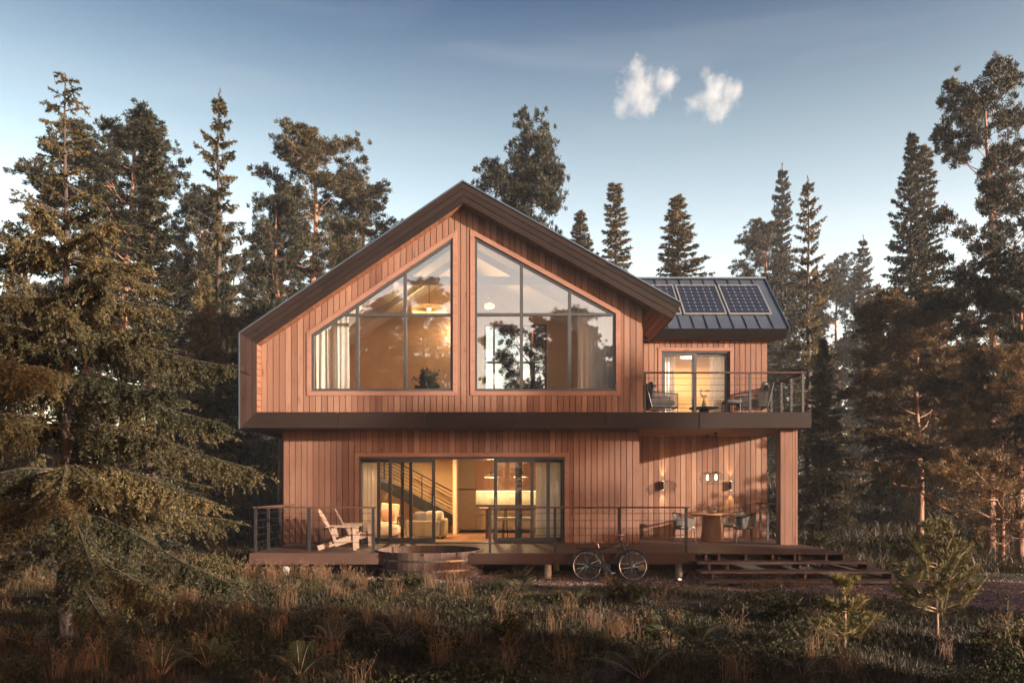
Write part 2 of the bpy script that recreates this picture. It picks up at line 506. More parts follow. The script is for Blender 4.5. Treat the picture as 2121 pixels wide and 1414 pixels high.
leafy('fern_leaves', [(0.1, (0.018, 0.024, 0.0084)), (0.5, (0.039, 0.0442, 0.0169)), (0.9, (0.088, 0.08, 0.0336))], 0.22)
leafy('grass_blades', [(0.1, (0.012, 0.0115, 0.0052)), (0.45, (0.034, 0.027, 0.0125)), (0.75, (0.072, 0.047, 0.024)), (0.95, (0.15, 0.09, 0.048))], 0.2)
leafy('straw', [(0.1, (0.08, 0.046, 0.026)), (0.5, (0.17, 0.10, 0.056)), (0.9, (0.30, 0.19, 0.11))], 0.35)
leafy('house_leaves', [(0.1, (0.02, 0.03, 0.012)), (0.9, (0.06, 0.07, 0.03))], 0.2)
leafy('petals', [(0.1, (0.30, 0.20, 0.14)), (0.9, (0.55, 0.42, 0.32))], 0.3)
bark('spruce_bark', (0.02, 0.015, 0.012), (0.062, 0.042, 0.034))
bark('pine_bark', (0.09, 0.045, 0.03), (0.30, 0.16, 0.105))
bark('young_bark', (0.12, 0.07, 0.045), (0.30, 0.19, 0.13), 30)

def ground_material():
    m, t, b = nodes_of('forest_soil')
    n1 = noise(t, 0.9, 5); n2 = noise(t, 14, 5, 0.7)
    c1 = ramp(t, n1, [(0.3, (0.028, 0.024, 0.012)), (0.55, (0.05, 0.036, 0.02)), (0.75, (0.08, 0.052, 0.032))])
    c = mix(t, math_node(t, 'MULTIPLY', n2, 0.8), c1, (0.35, 0.30, 0.25), 'MULTIPLY')
    t.links.new(c, b.inputs['Base Color']); b.inputs['Roughness'].default_value = 0.95
    bump(t, b, n2, 0.8, 0.05)
    MATS['forest_soil'] = m
    m, t, b = nodes_of('gravel_soil')
    v = t.nodes.new('ShaderNodeTexVoronoi'); v.inputs['Scale'].default_value = 30
    tc = t.nodes.new('ShaderNodeTexCoord'); t.links.new(tc.outputs['Object'], v.inputs['Vector'])
    sp = t.nodes.new('ShaderNodeSeparateColor'); t.links.new(v.outputs['Color'], sp.inputs[0])
    c = ramp(t, sp.outputs[0], [(0.1, (0.06, 0.038, 0.032)), (0.5, (0.12, 0.075, 0.06)), (0.9, (0.24, 0.16, 0.13))])
    n1 = noise(t, 1.2, 4)
    c = mix(t, math_node(t, 'MULTIPLY', n1, 0.9), c, (0.45, 0.40, 0.38), 'MULTIPLY')
    t.links.new(c, b.inputs['Base Color']); b.inputs['Roughness'].default_value = 0.9
    bump(t, b, v.outputs['Distance'], 0.8, 0.03)
    MATS['gravel_soil'] = m
    m, t, b = nodes_of('pebble')
    t.links.new(ramp(t, attr(t), [(0, (0.07, 0.045, 0.038)), (0.5, (0.16, 0.10, 0.08)), (1, (0.34, 0.24, 0.20))]), b.inputs['Base Color'])
    b.inputs['Roughness'].default_value = 0.85
    MATS['pebble'] = m
    # solar cells
    m, t, b = nodes_of('solar_cells')
    uv = t.nodes.new('ShaderNodeAttribute'); uv.attribute_name = 'cell'
    s3 = t.nodes.new('ShaderNodeSeparateXYZ'); t.links.new(uv.outputs['Vector'], s3.inputs[0])
    def line(sock, n, wd):
        f = math_node(t, 'FRACT', math_node(t, 'MULTIPLY', sock, n))
        return math_node(t, 'LESS_THAN', math_node(t, 'ABSOLUTE', math_node(t, 'SUBTRACT', f, 0.5)), wd)
    fx = math_node(t, 'ABSOLUTE', math_node(t, 'SUBTRACT', math_node(t, 'FRACT', math_node(t, 'ADD', math_node(t, 'MULTIPLY', s3.outputs[0], 6), 0.5)), 0.5))
    fy = math_node(t, 'ABSOLUTE', math_node(t, 'SUBTRACT', math_node(t, 'FRACT', math_node(t, 'ADD', math_node(t, 'MULTIPLY', s3.outputs[1], 8), 0.5)), 0.5))
    dia = math_node(t, 'LESS_THAN', math_node(t, 'ADD', fx, fy), 0.10)
    ln = math_node(t, 'MAXIMUM', math_node(t, 'LESS_THAN', fx, 0.018), math_node(t, 'LESS_THAN', fy, 0.022))
    bus = math_node(t, 'MULTIPLY', line(s3.outputs[0], 24, 0.05), 0.14)
    k = math_node(t, 'MAXIMUM', math_node(t, 'MAXIMUM', dia, math_node(t, 'MULTIPLY', ln, 0.22)), bus)
    c = mix(t, k, (0.008, 0.012, 0.024), (0.34, 0.35, 0.38))
    t.links.new(c, b.inputs['Base Color']); b.inputs['Roughness'].default_value = 0.18
    MATS['solar_cells'] = m
ground_material()
# ------------------------------------------------------------------ ground and path
def grid_mesh(xs, ys, zf, name, m):
    xx, yy = np.meshgrid(xs, ys)
    V = np.stack([xx, yy, zf(xx, yy)], -1).reshape(-1, 3)
    nx, ny = len(xs), len(ys)
    a = (np.arange(ny - 1)[:, None] * nx + np.arange(nx - 1)[None, :]).ravel()
    idx = np.stack([a, a + 1, a + 1 + nx, a + nx], -1).ravel()
    me = big_mesh(name, V, np.full(len(a), 4), idx, np.zeros(len(V)), m)
    me.polygons.foreach_set('use_smooth', [True] * len(me.polygons))
    o = bpy.data.objects.new(name, me); COL.objects.link(o)
    return o
def stretch(near, far, step, n=40):
    core = np.arange(-near, near + 1e-6, step)
    out = near + (far - near) * (np.linspace(0, 1, n + 1)[1:] ** 2.2)
    return np.concatenate([-out[::-1], core, out])
gx = stretch(14, 330, 0.25)
gy = np.concatenate([19 - 12 - (330) * (np.linspace(1, 0, 40)[:-1] ** 2.2), np.arange(7, 48.01, 0.25), 48 + 290 * (np.linspace(0, 1, 41)[1:] ** 2.0)])
tag(grid_mesh(gx, gy, gz, 'ground', 'forest_soil'), kind='structure')

PFX = [-3.2, -1.5, 0.5, 2, 4, 6, 7.5, 8.6, 10, 13, 24]
PFY = [17.2, 16.75, 16.45, 16.3, 15.7, 15.1, 13.6, 11.9, 10.6, 9.2, 7.4]
def path_front(x): return np.interp(x, PFX, PFY) + 0.12 * np.sin(np.asarray(x) * 2.3) + 0.07 * np.sin(np.asarray(x) * 5.1)
def path_back(x): return np.interp(x, [-3.2, 0, 8.4, 8.9, 12, 24], [17.6, 19.6, 19.6, 17.9, 17.2, 15.2])
def in_path(x, y, m=0.0): return (x > -3.2) & (y > path_front(x) + m) & (y < path_back(x) - m)
pxs = np.arange(-3.2, 24.01, 0.2); pv = np.linspace(0, 1, 26)
xx, vv = np.meshgrid(pxs, pv)
yy = path_front(xx) * (1 - vv) + path_back(xx) * vv
zz = gz(xx, yy) + 0.018 - 0.05 * (np.minimum(vv, 1 - vv) < 0.01)
V = np.stack([xx, yy, zz], -1).reshape(-1, 3); nx = len(pxs)
a = (np.arange(25)[:, None] * nx + np.arange(nx - 1)[None, :]).ravel()
me = big_mesh('gravel_path', V, np.full(len(a), 4), np.stack([a, a + 1, a + 1 + nx, a + nx], -1).ravel(), np.zeros(len(V)), 'gravel_soil')
o = bpy.data.objects.new('gravel_path', me); COL.objects.link(o); tag(o, kind='structure')

# ------------------------------------------------------------------ the house
YF, YG, YL, YB, YR = 20.0, 20.35, 20.8, 23.18, 27.0
DECK = 0.60
house = thing('house', 'two storey cedar clad house with a large glazed gable and side wing', 'house', (0, 23, 0))
A = (-6.872, 3.567); B = (-6.872, 5.957); C = (-1.25, 9.786); D = (4.255, 6.724); E = (7.567, 3.567)
outer = [E, A, B, C, D]
FW = [0.403, 0.42, 0.455, 0.455]
def off(k): return offset_line(outer, [v * k for v in FW])
def lerp2(p, q, t): return (p[0] + (q[0] - p[0]) * t, p[1] + (q[1] - p[1]) * t)
mbf, mbl = {2: MB(), 3: MB()}, MB()
full = off(1.0)
JO = {0: [0.0, 0.197, 0.36, 0.52, 0.674, 0.829, 1.0], 1: [0, 1], 2: [0, 0.345, 0.665, 1], 3: [0, 0.325, 0.66, 1]}
for e in range(4):
    ks = [(0, 1)] if e == 0 else [(0, 1 / 3), (1 / 3, 2 / 3), (2 / 3, 1)]
    for k0, k1 in ks:
        o0, o1 = off(k0 + (0.012 if k0 else 0)), off(k1 - (0.012 if k1 < 1 else 0))
        for t0, t1 in zip(JO[e][:-1], JO[e][1:]):
            t0 += 0.0008 if t0 > 0 else 0; t1 -= 0.0008 if t1 < 1 else 0
            q = [lerp2(o0[e], o0[e + 1], t0), lerp2(o0[e], o0[e + 1], t1), lerp2(o1[e], o1[e + 1], t1), lerp2(o1[e], o1[e + 1], t0)]
            if e == 0:   # upright joints in the long floor board
                if t0 > 0: q[3] = (q[0][0], q[3][1])
                if t1 < 1: q[2] = (q[1][0], q[2][1])
            if e == 0:
                fb = MB(); fb.prism(q, YF, YF + 0.04); fb.build('floor_board', 'dark_cedar', house, bevel=0.004)
            else: (mbl if e == 1 else mbf[e]).prism(q, YF, YF + 0.04)
for b_ in mbf.values(): b_.build('fascia', 'dark_cedar', house, bevel=0.004)
mbl.build('fascia', 'dark_cedar_upright', house, bevel=0.004)
# structural shell behind the fascia: left wall, both roof slopes
mb = MB()
o0, o1 = off(0.02), off(0.93)
for e in (1, 2, 3): mb.prism([o0[e], o0[e + 1], o1[e + 1], o1[e]], YF + 0.042, YR + 0.15)
roof = mb.build('roof', 'black_core', house)
mb = MB()   # thin metal covering that shows as a bright line along the roof edge
up = offset_line(outer, -0.03)
for e in (1, 2, 3): mb.prism([up[e], up[e + 1], outer[e + 1], outer[e]], YF - 0.025, YR + 0.17)
mb.build('metal_edge', 'roof_metal', roof)
mb = MB()
for k in range(1, 18):
    y = YF + 0.4 * k
    for e in (2, 3):
        a_, b_ = offset_line(outer, -0.06)[e], offset_line(outer, -0.06)[e + 1]
        mb.obox((a_[0], y, a_[1]), (b_[0], y, b_[1]), 0.03, 0.06)
mb.build('roof_seam', 'roof_metal', roof)
# planked lining under the eaves and inside the frame, planks running front to back
mb = MB()
for e in (1, 2, 3):
    p, q = Vector(full[e]), Vector(full[e + 1]); ln = (q - p).length; d = (q - p) / ln; nrm = Vector((-d.y, d.x))
    n = int(ln / 0.15)
    for i in range(n):
        a_ = p + d * (ln * i / n + 0.006); b_ = p + d * (ln * (i + 1) / n - 0.006)
        c_, d_ = b_ + nrm * 0.03, a_ + nrm * 0.03
        mb.prism([(a_.x, a_.y), (d_.x, d_.y), (c_.x, c_.y), (b_.x, b_.y)], YF + 0.045, YR + 0.1)
mb.build('soffit', 'soffit_wood', house)
mb = MB()   # end board of the right eave
d = (Vector(D) - Vector(full[4])).normalized(); nn = Vector((d.y, -d.x))
if nn.x < 0: nn = -nn
p, q = Vector(D) + nn * 0.002, Vector(full[4]) + nn * 0.002
mb.prism([(p.x, p.y), (p.x + nn.x * 0.03, p.y + nn.y * 0.03), (q.x + nn.x * 0.03, q.y + nn.y * 0.03), (q.x, q.y)], YF - 0.004, YR + 0.15)
mb.build('fascia', 'dark_cedar', house)

cI = full[3]
def gable_hi(x): return cI[1] - 0.681 * (cI[0] - x) if x < cI[0] else cI[1] - 0.5562 * (x - cI[0])
SLAB_T, SLAB_B = 3.97, 3.567
dw = 20.37
wl = dict(x0=X(645, dw), x1=X(938, dw), zb=Z(810, dw), zl=Z(693, dw), zr=Z(493, dw))
wr = dict(x0=X(983, dw), x1=X(1275, dw), zb=Z(810, dw), zl=Z(490, dw), zr=Z(650, dw))
def win_op(q, g=0.0): return (q['x0'] - g, q['x1'] + g, const(q['zb'] - g), lin(q['x0'], q['zl'] + g * 1.2, q['x1'], q['zr'] + g * 1.2))
ops = [win_op(wl), win_op(wr)]
mb = MB(); clad(mb, full[1][0], 3.344, const(SLAB_T - 0.01), gable_hi, YG, YG + 0.045, ops, breaks=[cI[0]])
mb.build('gable_cladding', 'cedar', house)
mb = MB(); clad(mb, full[1][0], 3.33, const(SLAB_T), gable_hi, YG + 0.05, YG + 0.16, ops, bw=0, breaks=[cI[0]])
mb.box(3.18, 3.33, YG + 0.165, YR - 0.2, SLAB_T + 0.002, 6.66)                   # right flank of the upper storey
mb.build('wall_core', 'black_core', house)
mb = MB()
n = 40
for i in range(n):
    y0 = YG + 0.05 + i * 0.155
    mb.box(3.331, 3.372, y0, y0 + 0.147, SLAB_T + 0.002, 6.68)
mb.build('flank_cladding', 'cedar', house)

def gable_window(q, mull, zbar, label):
    poly = [(q['x0'], q['zb']), (q['x0'], q['zl']), (q['x1'], q['zr']), (q['x1'], q['zb'])]
    mb = MB(); inn = ring(mb, poly, 0.065, YG + 0.015, YG + 0.11)
    hi = lin(*inn[1], *inn[2])
    for m_ in mull:
        x = X(m_, dw); mb.box(x - 0.042, x + 0.042, YG + 0.018, YG + 0.105, inn[0][1] - 0.002, hi(x) + 0.01)
    z = Z(zbar, dw)
    xa = inn[0][0] if z < inn[1][1] else inn[1][0] + (z - inn[1][1]) / (inn[2][1] - inn[1][1]) * (inn[2][0] - inn[1][0])
    xb = inn[3][0] if z < inn[2][1] else inn[1][0] + (z - inn[1][1]) / (inn[2][1] - inn[1][1]) * (inn[2][0] - inn[1][0])
    mb.box(xa - 0.01, xb + 0.01, YG + 0.02, YG + 0.10, z - 0.035, z + 0.035)
    f = mb.build('window', 'window_metal', house)
    g = MB(); g.prism(inn, YG + 0.06, YG + 0.072); g.build('pane', 'pane_glass', f)
    g = MB(); out = offset_line(poly, -0.115, True)
    for i in range(4): g.prism([out[i], out[(i + 1) % 4], poly[(i + 1) % 4], poly[i]], YG - 0.022, YG + 0.012)
    g.build('trim', 'trim_wood', f, bevel=0.004)
    return f
gable_window(wl, (740, 839), 652, None)['label'] = 'left half of the glazed gable with a warm lit room behind'
gable_window(wr, (1080, 1180), 651, None)['label'] = 'right half of the glazed gable with an inner window behind'

# intermediate floor and balcony slab
mb = MB(); mb.box(-6.83, 7.53, YF + 0.042, YR, SLAB_B + 0.03, SLAB_T - 0.02)
mb.build('floor_slab', 'black_core', house)
mb = MB()
n = 44
for i in range(n):
    y0 = YF + 0.045 + i * 0.155
    mb.box(-6.83, 7.53, y0, y0 + 0.147, SLAB_B + 0.004, SLAB_B + 0.028)
mb.build('porch_ceiling', 'soffit_wood', house)
mb = MB()
for i in range(20):
    y0 = YF + 0.045 + i * 0.157
    mb.box(3.38, 7.53, y0, y0 + 0.149, SLAB_T - 0.018, SLAB_T + 0.004)
mb.build('balcony_floor', 'deck_wood', house)
mb = MB(); mb.box(7.532, 7.565, YF + 0.042, YR, SLAB_B, SLAB_T); mb.build('fascia', 'dark_cedar', house)

# lower storey front with the wide sliding opening
dl = 20.8
DX0, DX1, DZ = X(743, dl), X(1169, dl), Z(946, dl)
dop = [(DX0, DX1, const(0), const(DZ))]
mb = MB(); clad(mb, -6.005, 3.323, const(DECK + 0.005), const(SLAB_B + 0.003), YL, YL + 0.045, dop)
mb.build('lower_cladding', 'cedar', house)
mb = MB(); clad(mb, -6.0, 3.31, const(DECK - 0.02), const(SLAB_B), YL + 0.05, YL + 0.16, dop, bw=0)
mb.box(-6.0, -5.88, YL + 0.165, YR - 0.1, DECK - 0.02, SLAB_B)
mb.box(3.2, 3.31, YL + 0.165, YR - 0.1, DECK - 0.02, SLAB_B)
mb.box(-5.87, 3.19, YR - 0.22, YR - 0.1, DECK - 0.02, SLAB_B)
mb.build('wall_core', 'black_core', house)
mb = MB()
for i in range(15):
    y0 = YL + 0.05 + i * 0.155; mb.box(3.311, 3.352, y0, y0 + 0.147, DECK + 0.005, SLAB_B + 0.002)
mb.build('flank_cladding', 'cedar', house); mb = MB()
for i in range(38):
    y0 = YL + 0.05 + i * 0.155; mb.box(-6.04, -6.001, y0, y0 + 0.147, DECK + 0.005, SLAB_B + 0.002)
mb.build('flank_cladding', 'cedar', house)
mb = MB()
mb.box(DX0 - 0.11, DX1 + 0.11, YL - 0.022, YL + 0.01, DZ + 0.001, DZ + 0.105)
mb.box(DX0 - 0.11, DX0, YL - 0.02, YL + 0.01, DECK + 0.004, DZ); mb.box(DX1, DX1 + 0.11, YL - 0.02, YL + 0.01, DECK + 0.004, DZ)
mb.build('trim', 'trim_wood', house, bevel=0.004)

# back wall of porch and balcony, wing
UX0, UX1, UZ = X(1370, YB), X(1512, YB), Z(727, YB)
uop = [(UX0, UX1, const(SLAB_T), const(UZ))]
mb = MB(); clad(mb, 3.36, 7.456, const(DECK + 0.005), const(SLAB_B + 0.003), YB, YB + 0.045)
mb.build('porch_cladding', 'cedar', house)
mb = MB(); clad(mb, 3.38, 7.456, const(SLAB_T + 0.006), const(6.62), YB, YB + 0.045, uop)
mb.build('balcony_cladding', 'cedar', house)
mb = MB(); clad(mb, 3.38, 7.44, const(DECK), const(SLAB_B), YB + 0.05, YB + 0.15, bw=0)
clad(mb, 3.38, 7.44, const(SLAB_T), const(6.7), YB + 0.05, YB + 0.15, uop, bw=0)
for z0, z1 in ((DECK, SLAB_B), (SLAB_T, 6.9)):
    mb.box(7.32, 7.44, YB + 0.155, 26.7, z0, z1)
mb.box(3.4, 7.3, 26.5, 26.7, DECK, 6.9)
mb.build('wall_core', 'black_core', house)
mb, mb2 = MB(), MB()
for i in range(22):
    y0 = YB + 0.05 + i * 0.155
    mb.box(7.442, 7.48, y0, y0 + 0.147, DECK, SLAB_B)
    mb2.box(7.442, 7.48, y0, y0 + 0.147, SLAB_T + 0.006, 6.75)
mb.build('flank_cladding', 'cedar', house); mb2.build('flank_cladding', 'cedar', house)
mb = MB()
mb.box(UX0 - 0.10, UX1 + 0.10, YB - 0.022, YB + 0.01, UZ + 0.001, UZ + 0.10)
mb.box(UX0 - 0.10, UX0, YB - 0.02, YB + 0.01, SLAB_T + 0.006, UZ); mb.box(UX1, UX1 + 0.10, YB - 0.02, YB + 0.01, SLAB_T + 0.006, UZ)
mb.build('trim', 'trim_wood', house, bevel=0.004)

# wing roof: front slope rises away from the camera
EY, EZ, RY, RZ = 22.7, 6.625, 24.92, 8.625
su, cu = math.sin(math.atan2(RZ - EZ, RY - EY)), math.cos(math.atan2(RZ - EZ, RY - EY))
SL = math.hypot(RY - EY, RZ - EZ)
def slope(x, v, h=0.0): return (x, EY + v * cu - h * su, EZ + v * su + h * cu)
mb = MB()
vk = (7.25 - EZ) / su
for y_m, nm in ((None, 'front'), (2 * RY, 'back')):
    pts = [(7.94, 0), (7.94, SL), (0.95, SL), (3.36, vk), (3.36, 0)]
    top = [slope(x, v) for x, v in pts]; bot = [slope(x, v, -0.2) for x, v in pts]
    if y_m is not None:
        top = [(x, y_m - y, z) for x, y, z in top]; bot = [(x, y_m - y, z) for x, y, z in bot]
    n = 5
    mb.add(top + bot, [tuple(range(n)), tuple(range(2 * n - 1, n - 1, -1))] + [(i, i + n, (i + 1) % n + n, (i + 1) % n) for i in range(n)])
wing = mb.build('roof', 'roof_metal', house)
mb = MB()
for k in range(12):
    x = 7.52 - 0.379 * k
    if x > 3.4:
        mb.obox(slope(x, 0.0, 0.012), slope(x, SL - 0.05, 0.012), 0.018, 0.034, (0, -su, cu))
for k in range(18):
    x = 7.52 - 0.379 * k
    if x > 3.4: mb.obox((x, 2 * RY - EY, EZ + 0.02), (x, RY + 0.05, RZ + 0.0), 0.022, 0.05)
mb.build('roof_seam', 'roof_metal', wing)
mb = MB(); mb.obox((1.2, RY, RZ + 0.012), (7.95, RY, RZ + 0.012), 0.24, 0.05)
mb.build('ridge_cap', 'roof_metal', wing)
mb = MB()
mb.obox(slope(7.955, -0.02, -0.04), slope(7.955, SL, -0.04), 0.03, 0.16, (0, -su, cu))
mb.build('metal_edge', 'roof_metal', wing)
mb = MB()
p, q = slope(0, -0.012, -0.004), slope(0, -0.012, -0.335)
for p_, q_ in ((p, q),):
    vs = [(3.38, p_[1], p_[2]), (7.93, p_[1], p_[2]), (7.90, q_[1], q_[2]), (3.38, q_[1], q_[2])]
    vs += [(x, y + 0.03 * cu, z + 0.03 * su) for x, y, z in vs]
    mb.add(vs, [(0, 1, 2, 3), (7, 6, 5, 4), (0, 4, 5, 1), (1, 5, 6, 2), (2, 6, 7, 3), (3, 7, 4, 0)])
mb.build('fascia', 'dark_cedar', house)
mb = MB()   # closed underside of the wing eave
mb.box(3.38, 7.90, q[1] + 0.04, YB - 0.003, q[2] + 0.01, q[2] + 0.03)
mb.build('soffit', 'soffit_wood', house)

# column at the porch corner
cx0, cx1, cy0, cy1 = 6.872, 7.304, 20.25, 20.60
mb = MB()
for i, (a_, b_) in enumerate(((0, 0.105), (0.112, 0.30), (0.307, 0.372), (0.379, 0.432))):
    mb.box(cx0 + a_, cx0 + b_, cy0, cy0 + 0.03, DECK, SLAB_B + 0.003)
    mb.box(cx0 + a_, cx0 + b_, cy1 - 0.03, cy1, DECK, SLAB_B + 0.003)
for i in range(2):
    y0 = cy0 + 0.034 + i * 0.143
    mb.box(cx0 + 0.002, cx0 + 0.03, y0, y0 + 0.137, DECK, SLAB_B + 0.003); mb.box(cx1 - 0.03, cx1 - 0.002, y0, y0 + 0.137, DECK, SLAB_B + 0.003)
mb.build('column', 'cedar', house)

# ------------------------------------------------------------------ doors
def door_panel(parent, x0, x1, z0, z1, y, handle=None, st=0.09, extra=()):
    mb = MB()
    mb.box(x0, x0 + st, y, y + 0.05, z0, z1); mb.box(x1 - st, x1, y, y + 0.05, z0, z1)
    mb.box(x0 + st, x1 - st, y + 0.001, y + 0.049, z0, z0 + 0.11); mb.box(x0 + st, x1 - st, y + 0.001, y + 0.049, z1 - 0.085, z1)
    dr = mb.build('sliding_door', 'window_metal', parent, bevel=0.004)
    g = MB(); g.box(x0 + st - 0.005, x1 - st + 0.005, y + 0.02, y + 0.03, z0 + 0.1, z1 - 0.08); g.build('pane', 'door_glass', dr)
    if handle:
        h = MB(); h.box(handle - 0.012, handle + 0.012, y - 0.035, y - 0.018, z0 + 0.95, z0 + 1.2)
        h.box(handle - 0.01, handle + 0.01, y - 0.02, y + 0.002, z0 + 0.97, z0 + 0.99); h.box(handle - 0.01, handle + 0.01, y - 0.02, y + 0.002, z0 + 1.16, z0 + 1.18)
        h.build('handle', 'chrome', dr)
    return dr
mb = MB()
mb.box(DX0, DX1, YL + 0.03, YL + 0.30, DZ - 0.06, DZ - 0.002)
mb.box(DX0 + 0.002, DX0 + 0.05, YL + 0.03, YL + 0.30, DECK + 0.03, DZ - 0.06); mb.box(DX1 - 0.05, DX1 - 0.002, YL + 0.03, YL + 0.30, DECK + 0.03, DZ - 0.06)
mb.box(DX0, DX1, YL - 0.01, YL + 0.30, DECK + 0.004, DECK + 0.03)
mb.build('door_frame', 'window_metal', house)
zb, zt = DECK + 0.032, DZ - 0.055
def dxp(px, y): return X(px, y)
door_panel(house, dxp(743, 21.05) , dxp(837, 21.05), zb, zt, 21.03)
door_panel(house, dxp(781, 20.97), dxp(854.5, 20.97), zb, zt, 20.95)
door_panel(house, dxp(805, 20.89), dxp(902, 20.89), zb, zt, 20.86, handle=dxp(898.5, 20.87))
door_panel(house, dxp(1074, 21.05), dxp(1168, 21.05), zb, zt, 21.03)
door_panel(house, dxp(1067, 20.97), dxp(1139, 20.97), zb, zt, 20.95)
door_panel(house, dxp(1023, 20.89), dxp(1105.5, 20.89), zb, zt, 20.86, handle=dxp(1026.3, 20.87))
zb2, zt2 = SLAB_T + 0.035, UZ - 0.045
mb = MB(); mb.box(UX0, UX1, YB + 0.03, YB + 0.18, UZ - 0.05, UZ - 0.002); mb.box(UX0, UX1, YB + 0.0, YB + 0.18, SLAB_T + 0.008, SLAB_T + 0.033)
mb.box(UX0 + 0.002, UX0 + 0.03, YB + 0.03, YB + 0.18, zb2, zt2); mb.box(UX1 - 0.03, UX1 - 0.002, YB + 0.03, YB + 0.18, zb2, zt2)
mb.build('door_frame', 'window_metal', house)
xm = X(1439, YB)
door_panel(house, UX0 + 0.03, xm + 0.07, zb2, zt2, YB + 0.05, handle=xm)
door_panel(house, xm - 0.06, UX1 - 0.03, zb2, zt2, YB + 0.115)

# ------------------------------------------------------------------ inside the house
mb = MB()
for i in range(40):
    y0 = YL + 0.005 + i * 0.15; mb.box(-5.87, 3.19, y0, y0 + 0.147, DECK - 0.025, DECK - 0.001)
mb.build('interior_floor', 'floor_wood', house)
mb = MB(); mb.box(-5.86, 3.18, 26.6, 26.76, DECK, SLAB_B + 0.001); mb.box(-5.878, -5.80, YL + 0.2, 26.59, DECK, SLAB_B + 0.001)
mb.box(3.12, 3.195, YL + 0.2, 26.59, DECK, SLAB_B + 0.001)
mb.build('interior_wall', 'warm_wall', house)
mb = MB(); mb.box(X(938, 25.1), X(945.5, 25.1), 25.1, 26.59, DECK, SLAB_B + 0.001); mb.build('interior_wall', 'plaster', house)
# upper rooms
mb = MB(); mb.box(-6.4, 3.17, YG + 0.17, YR - 0.2, SLAB_T - 0.018, SLAB_T + 0.003); mb.build('interior_floor', 'floor_wood', house)
cei = offset_line(outer, [v + 0.05 for v in FW])
mb = MB()
for e in (2, 3):
    p, q = cei[e], (cei[e + 1] if e == 2 else (3.17, gable_hi(3.17) - 0.05))
    mb.prism([p, q, (q[0], q[1] - 0.02), (p[0], p[1] - 0.02)], YG + 0.17, YR - 0.2)
mb.build('ceiling', 'ceiling_paint', house)
mb = MB()
BWX = (X(1003, 26.7), X(1132, 26.7), SLAB_T + 1.35, 7.55)
clad(mb, -1.2, 3.17, const(SLAB_T + 0.004), lambda x: gable_hi(x) - 0.075, 26.6, 26.75, [(BWX[0], BWX[1], const(BWX[2]), const(BWX[3]))], bw=0, breaks=[cI[0]])
clad(mb, -6.4, -1.3, const(SLAB_T + 0.004), lambda x: gable_hi(x) - 0.075, 25.0, 25.15, bw=0, breaks=[cI[0]])
mb.box(-1.3, -1.2, 25.0, 26.75, SLAB_T + 0.004, 9.1)
mb.build('interior_wall', 'peach_wall', house)
mb = MB(); b4 = [(BWX[0], BWX[2]), (BWX[0], BWX[3]), (BWX[1], BWX[3]), (BWX[1], BWX[2])]
ring(mb, b4, 0.06, 26.62, 26.7)
mb.box((BWX[0] + BWX[1]) / 2 - 0.75, (BWX[0] + BWX[1]) / 2 - 0.69, 26.63, 26.69, BWX[2] + 0.05, BWX[3] - 0.05)
mb.box((BWX[0] + BWX[1]) / 2 + 0.6, (BWX[0] + BWX[1]) / 2 + 0.66, 26.63, 26.69, BWX[2] + 0.05, BWX[3] - 0.05)
mb.box(BWX[0] + 0.05, BWX[1] - 0.05, 26.635, 26.685, 6.25, 6.31)
bwf = mb.build('window', 'window_metal', house)
g = MB(); g.box(BWX[0] + 0.05, BWX[1] - 0.05, 26.655, 26.662, BWX[2] + 0.05, BWX[3] - 0.05); g.build('pane', 'door_glass', bwf)
mb = MB()
for y in (21.9, 23.4):
    for e in (2, 3):
        p, q = Vector(cei[e]), Vector(cei[e + 1] if e == 2 else (3.17, gable_hi(3.17) - 0.05))
        mb.obox((p.x, y, p.y - 0.12), (q.x, y, q.y - 0.12), 0.12, 0.2)
    z = Z(582, y) ; xl = cI[0] - (cI[1] - z) / 0.681; xr = cI[0] + (cI[1] - z) / 0.5562
    mb.obox((xl + 0.1, y + 0.001, z), (xr - 0.1, y + 0.001, z), 0.10, 0.22)
mb.build('roof_beam', 'ceiling_paint', house)
# balcony room behind the upper door
mb = MB(); mb.box(3.42, 7.3, 26.0, 26.2, SLAB_T, 6.9); mb.box(3.40, 3.5, YB + 0.2, 25.99, SLAB_T, 6.9); mb.box(7.2, 7.3, YB + 0.2, 25.99, SLAB_T, 6.9)
mb.build('interior_wall', 'warm_wall', house)
mb = MB(); mb.box(3.5, 7.2, YB + 0.16, 25.99, 6.35, 6.4); mb.build('ceiling', 'ceiling_paint', house)
mb = MB(); mb.box(3.5, 7.2, YB + 0.16, 25.99, SLAB_T - 0.01, SLAB_T + 0.003); mb.build('interior_floor', 'floor_wood', house)

# staircase against the back wall of the living room
sx0, sz0, sx1, sz1 = X(770, 25.6), Z(991, 25.6), X(936, 25.6), Z(1079, 25.6)
sl = (sz1 - sz0) / (sx1 - sx0)
xs_, xe_ = -5.6, -1.93
mb = MB()
mb.obox((xs_, 25.55, sz0 + sl * (xs_ - sx0)), (xe_, 25.55, sz0 + sl * (xe_ - sx0)), 0.05, 0.30)
mb.obox((xs_, 26.45, sz0 + sl * (xs_ - sx0)), (xe_, 26.45, sz0 + sl * (xe_ - sx0)), 0.05, 0.30)
stair = mb.build('staircase', 'black_metal', house)
mb = MB(); nst = 14
for i in range(nst):
    x = xs_ + (xe_ - xs_) * (i + 0.5) / nst
    mb.box(x - 0.14, x + 0.14, 25.58, 26.42, sz0 + sl * (x - sx0), sz0 + sl * (x - sx0) + 0.04)
mb.build('tread', 'floor_wood', stair)
mb = MB()
for k in range(7):
    h = 0.28 + k * 0.115
    mb.tube([(xs_, 25.55, sz0 + sl * (xs_ - sx0) + h), (xe_, 25.55, sz0 + sl * (xe_ - sx0) + h)], 0.022 if k == 6 else 0.010, 6)
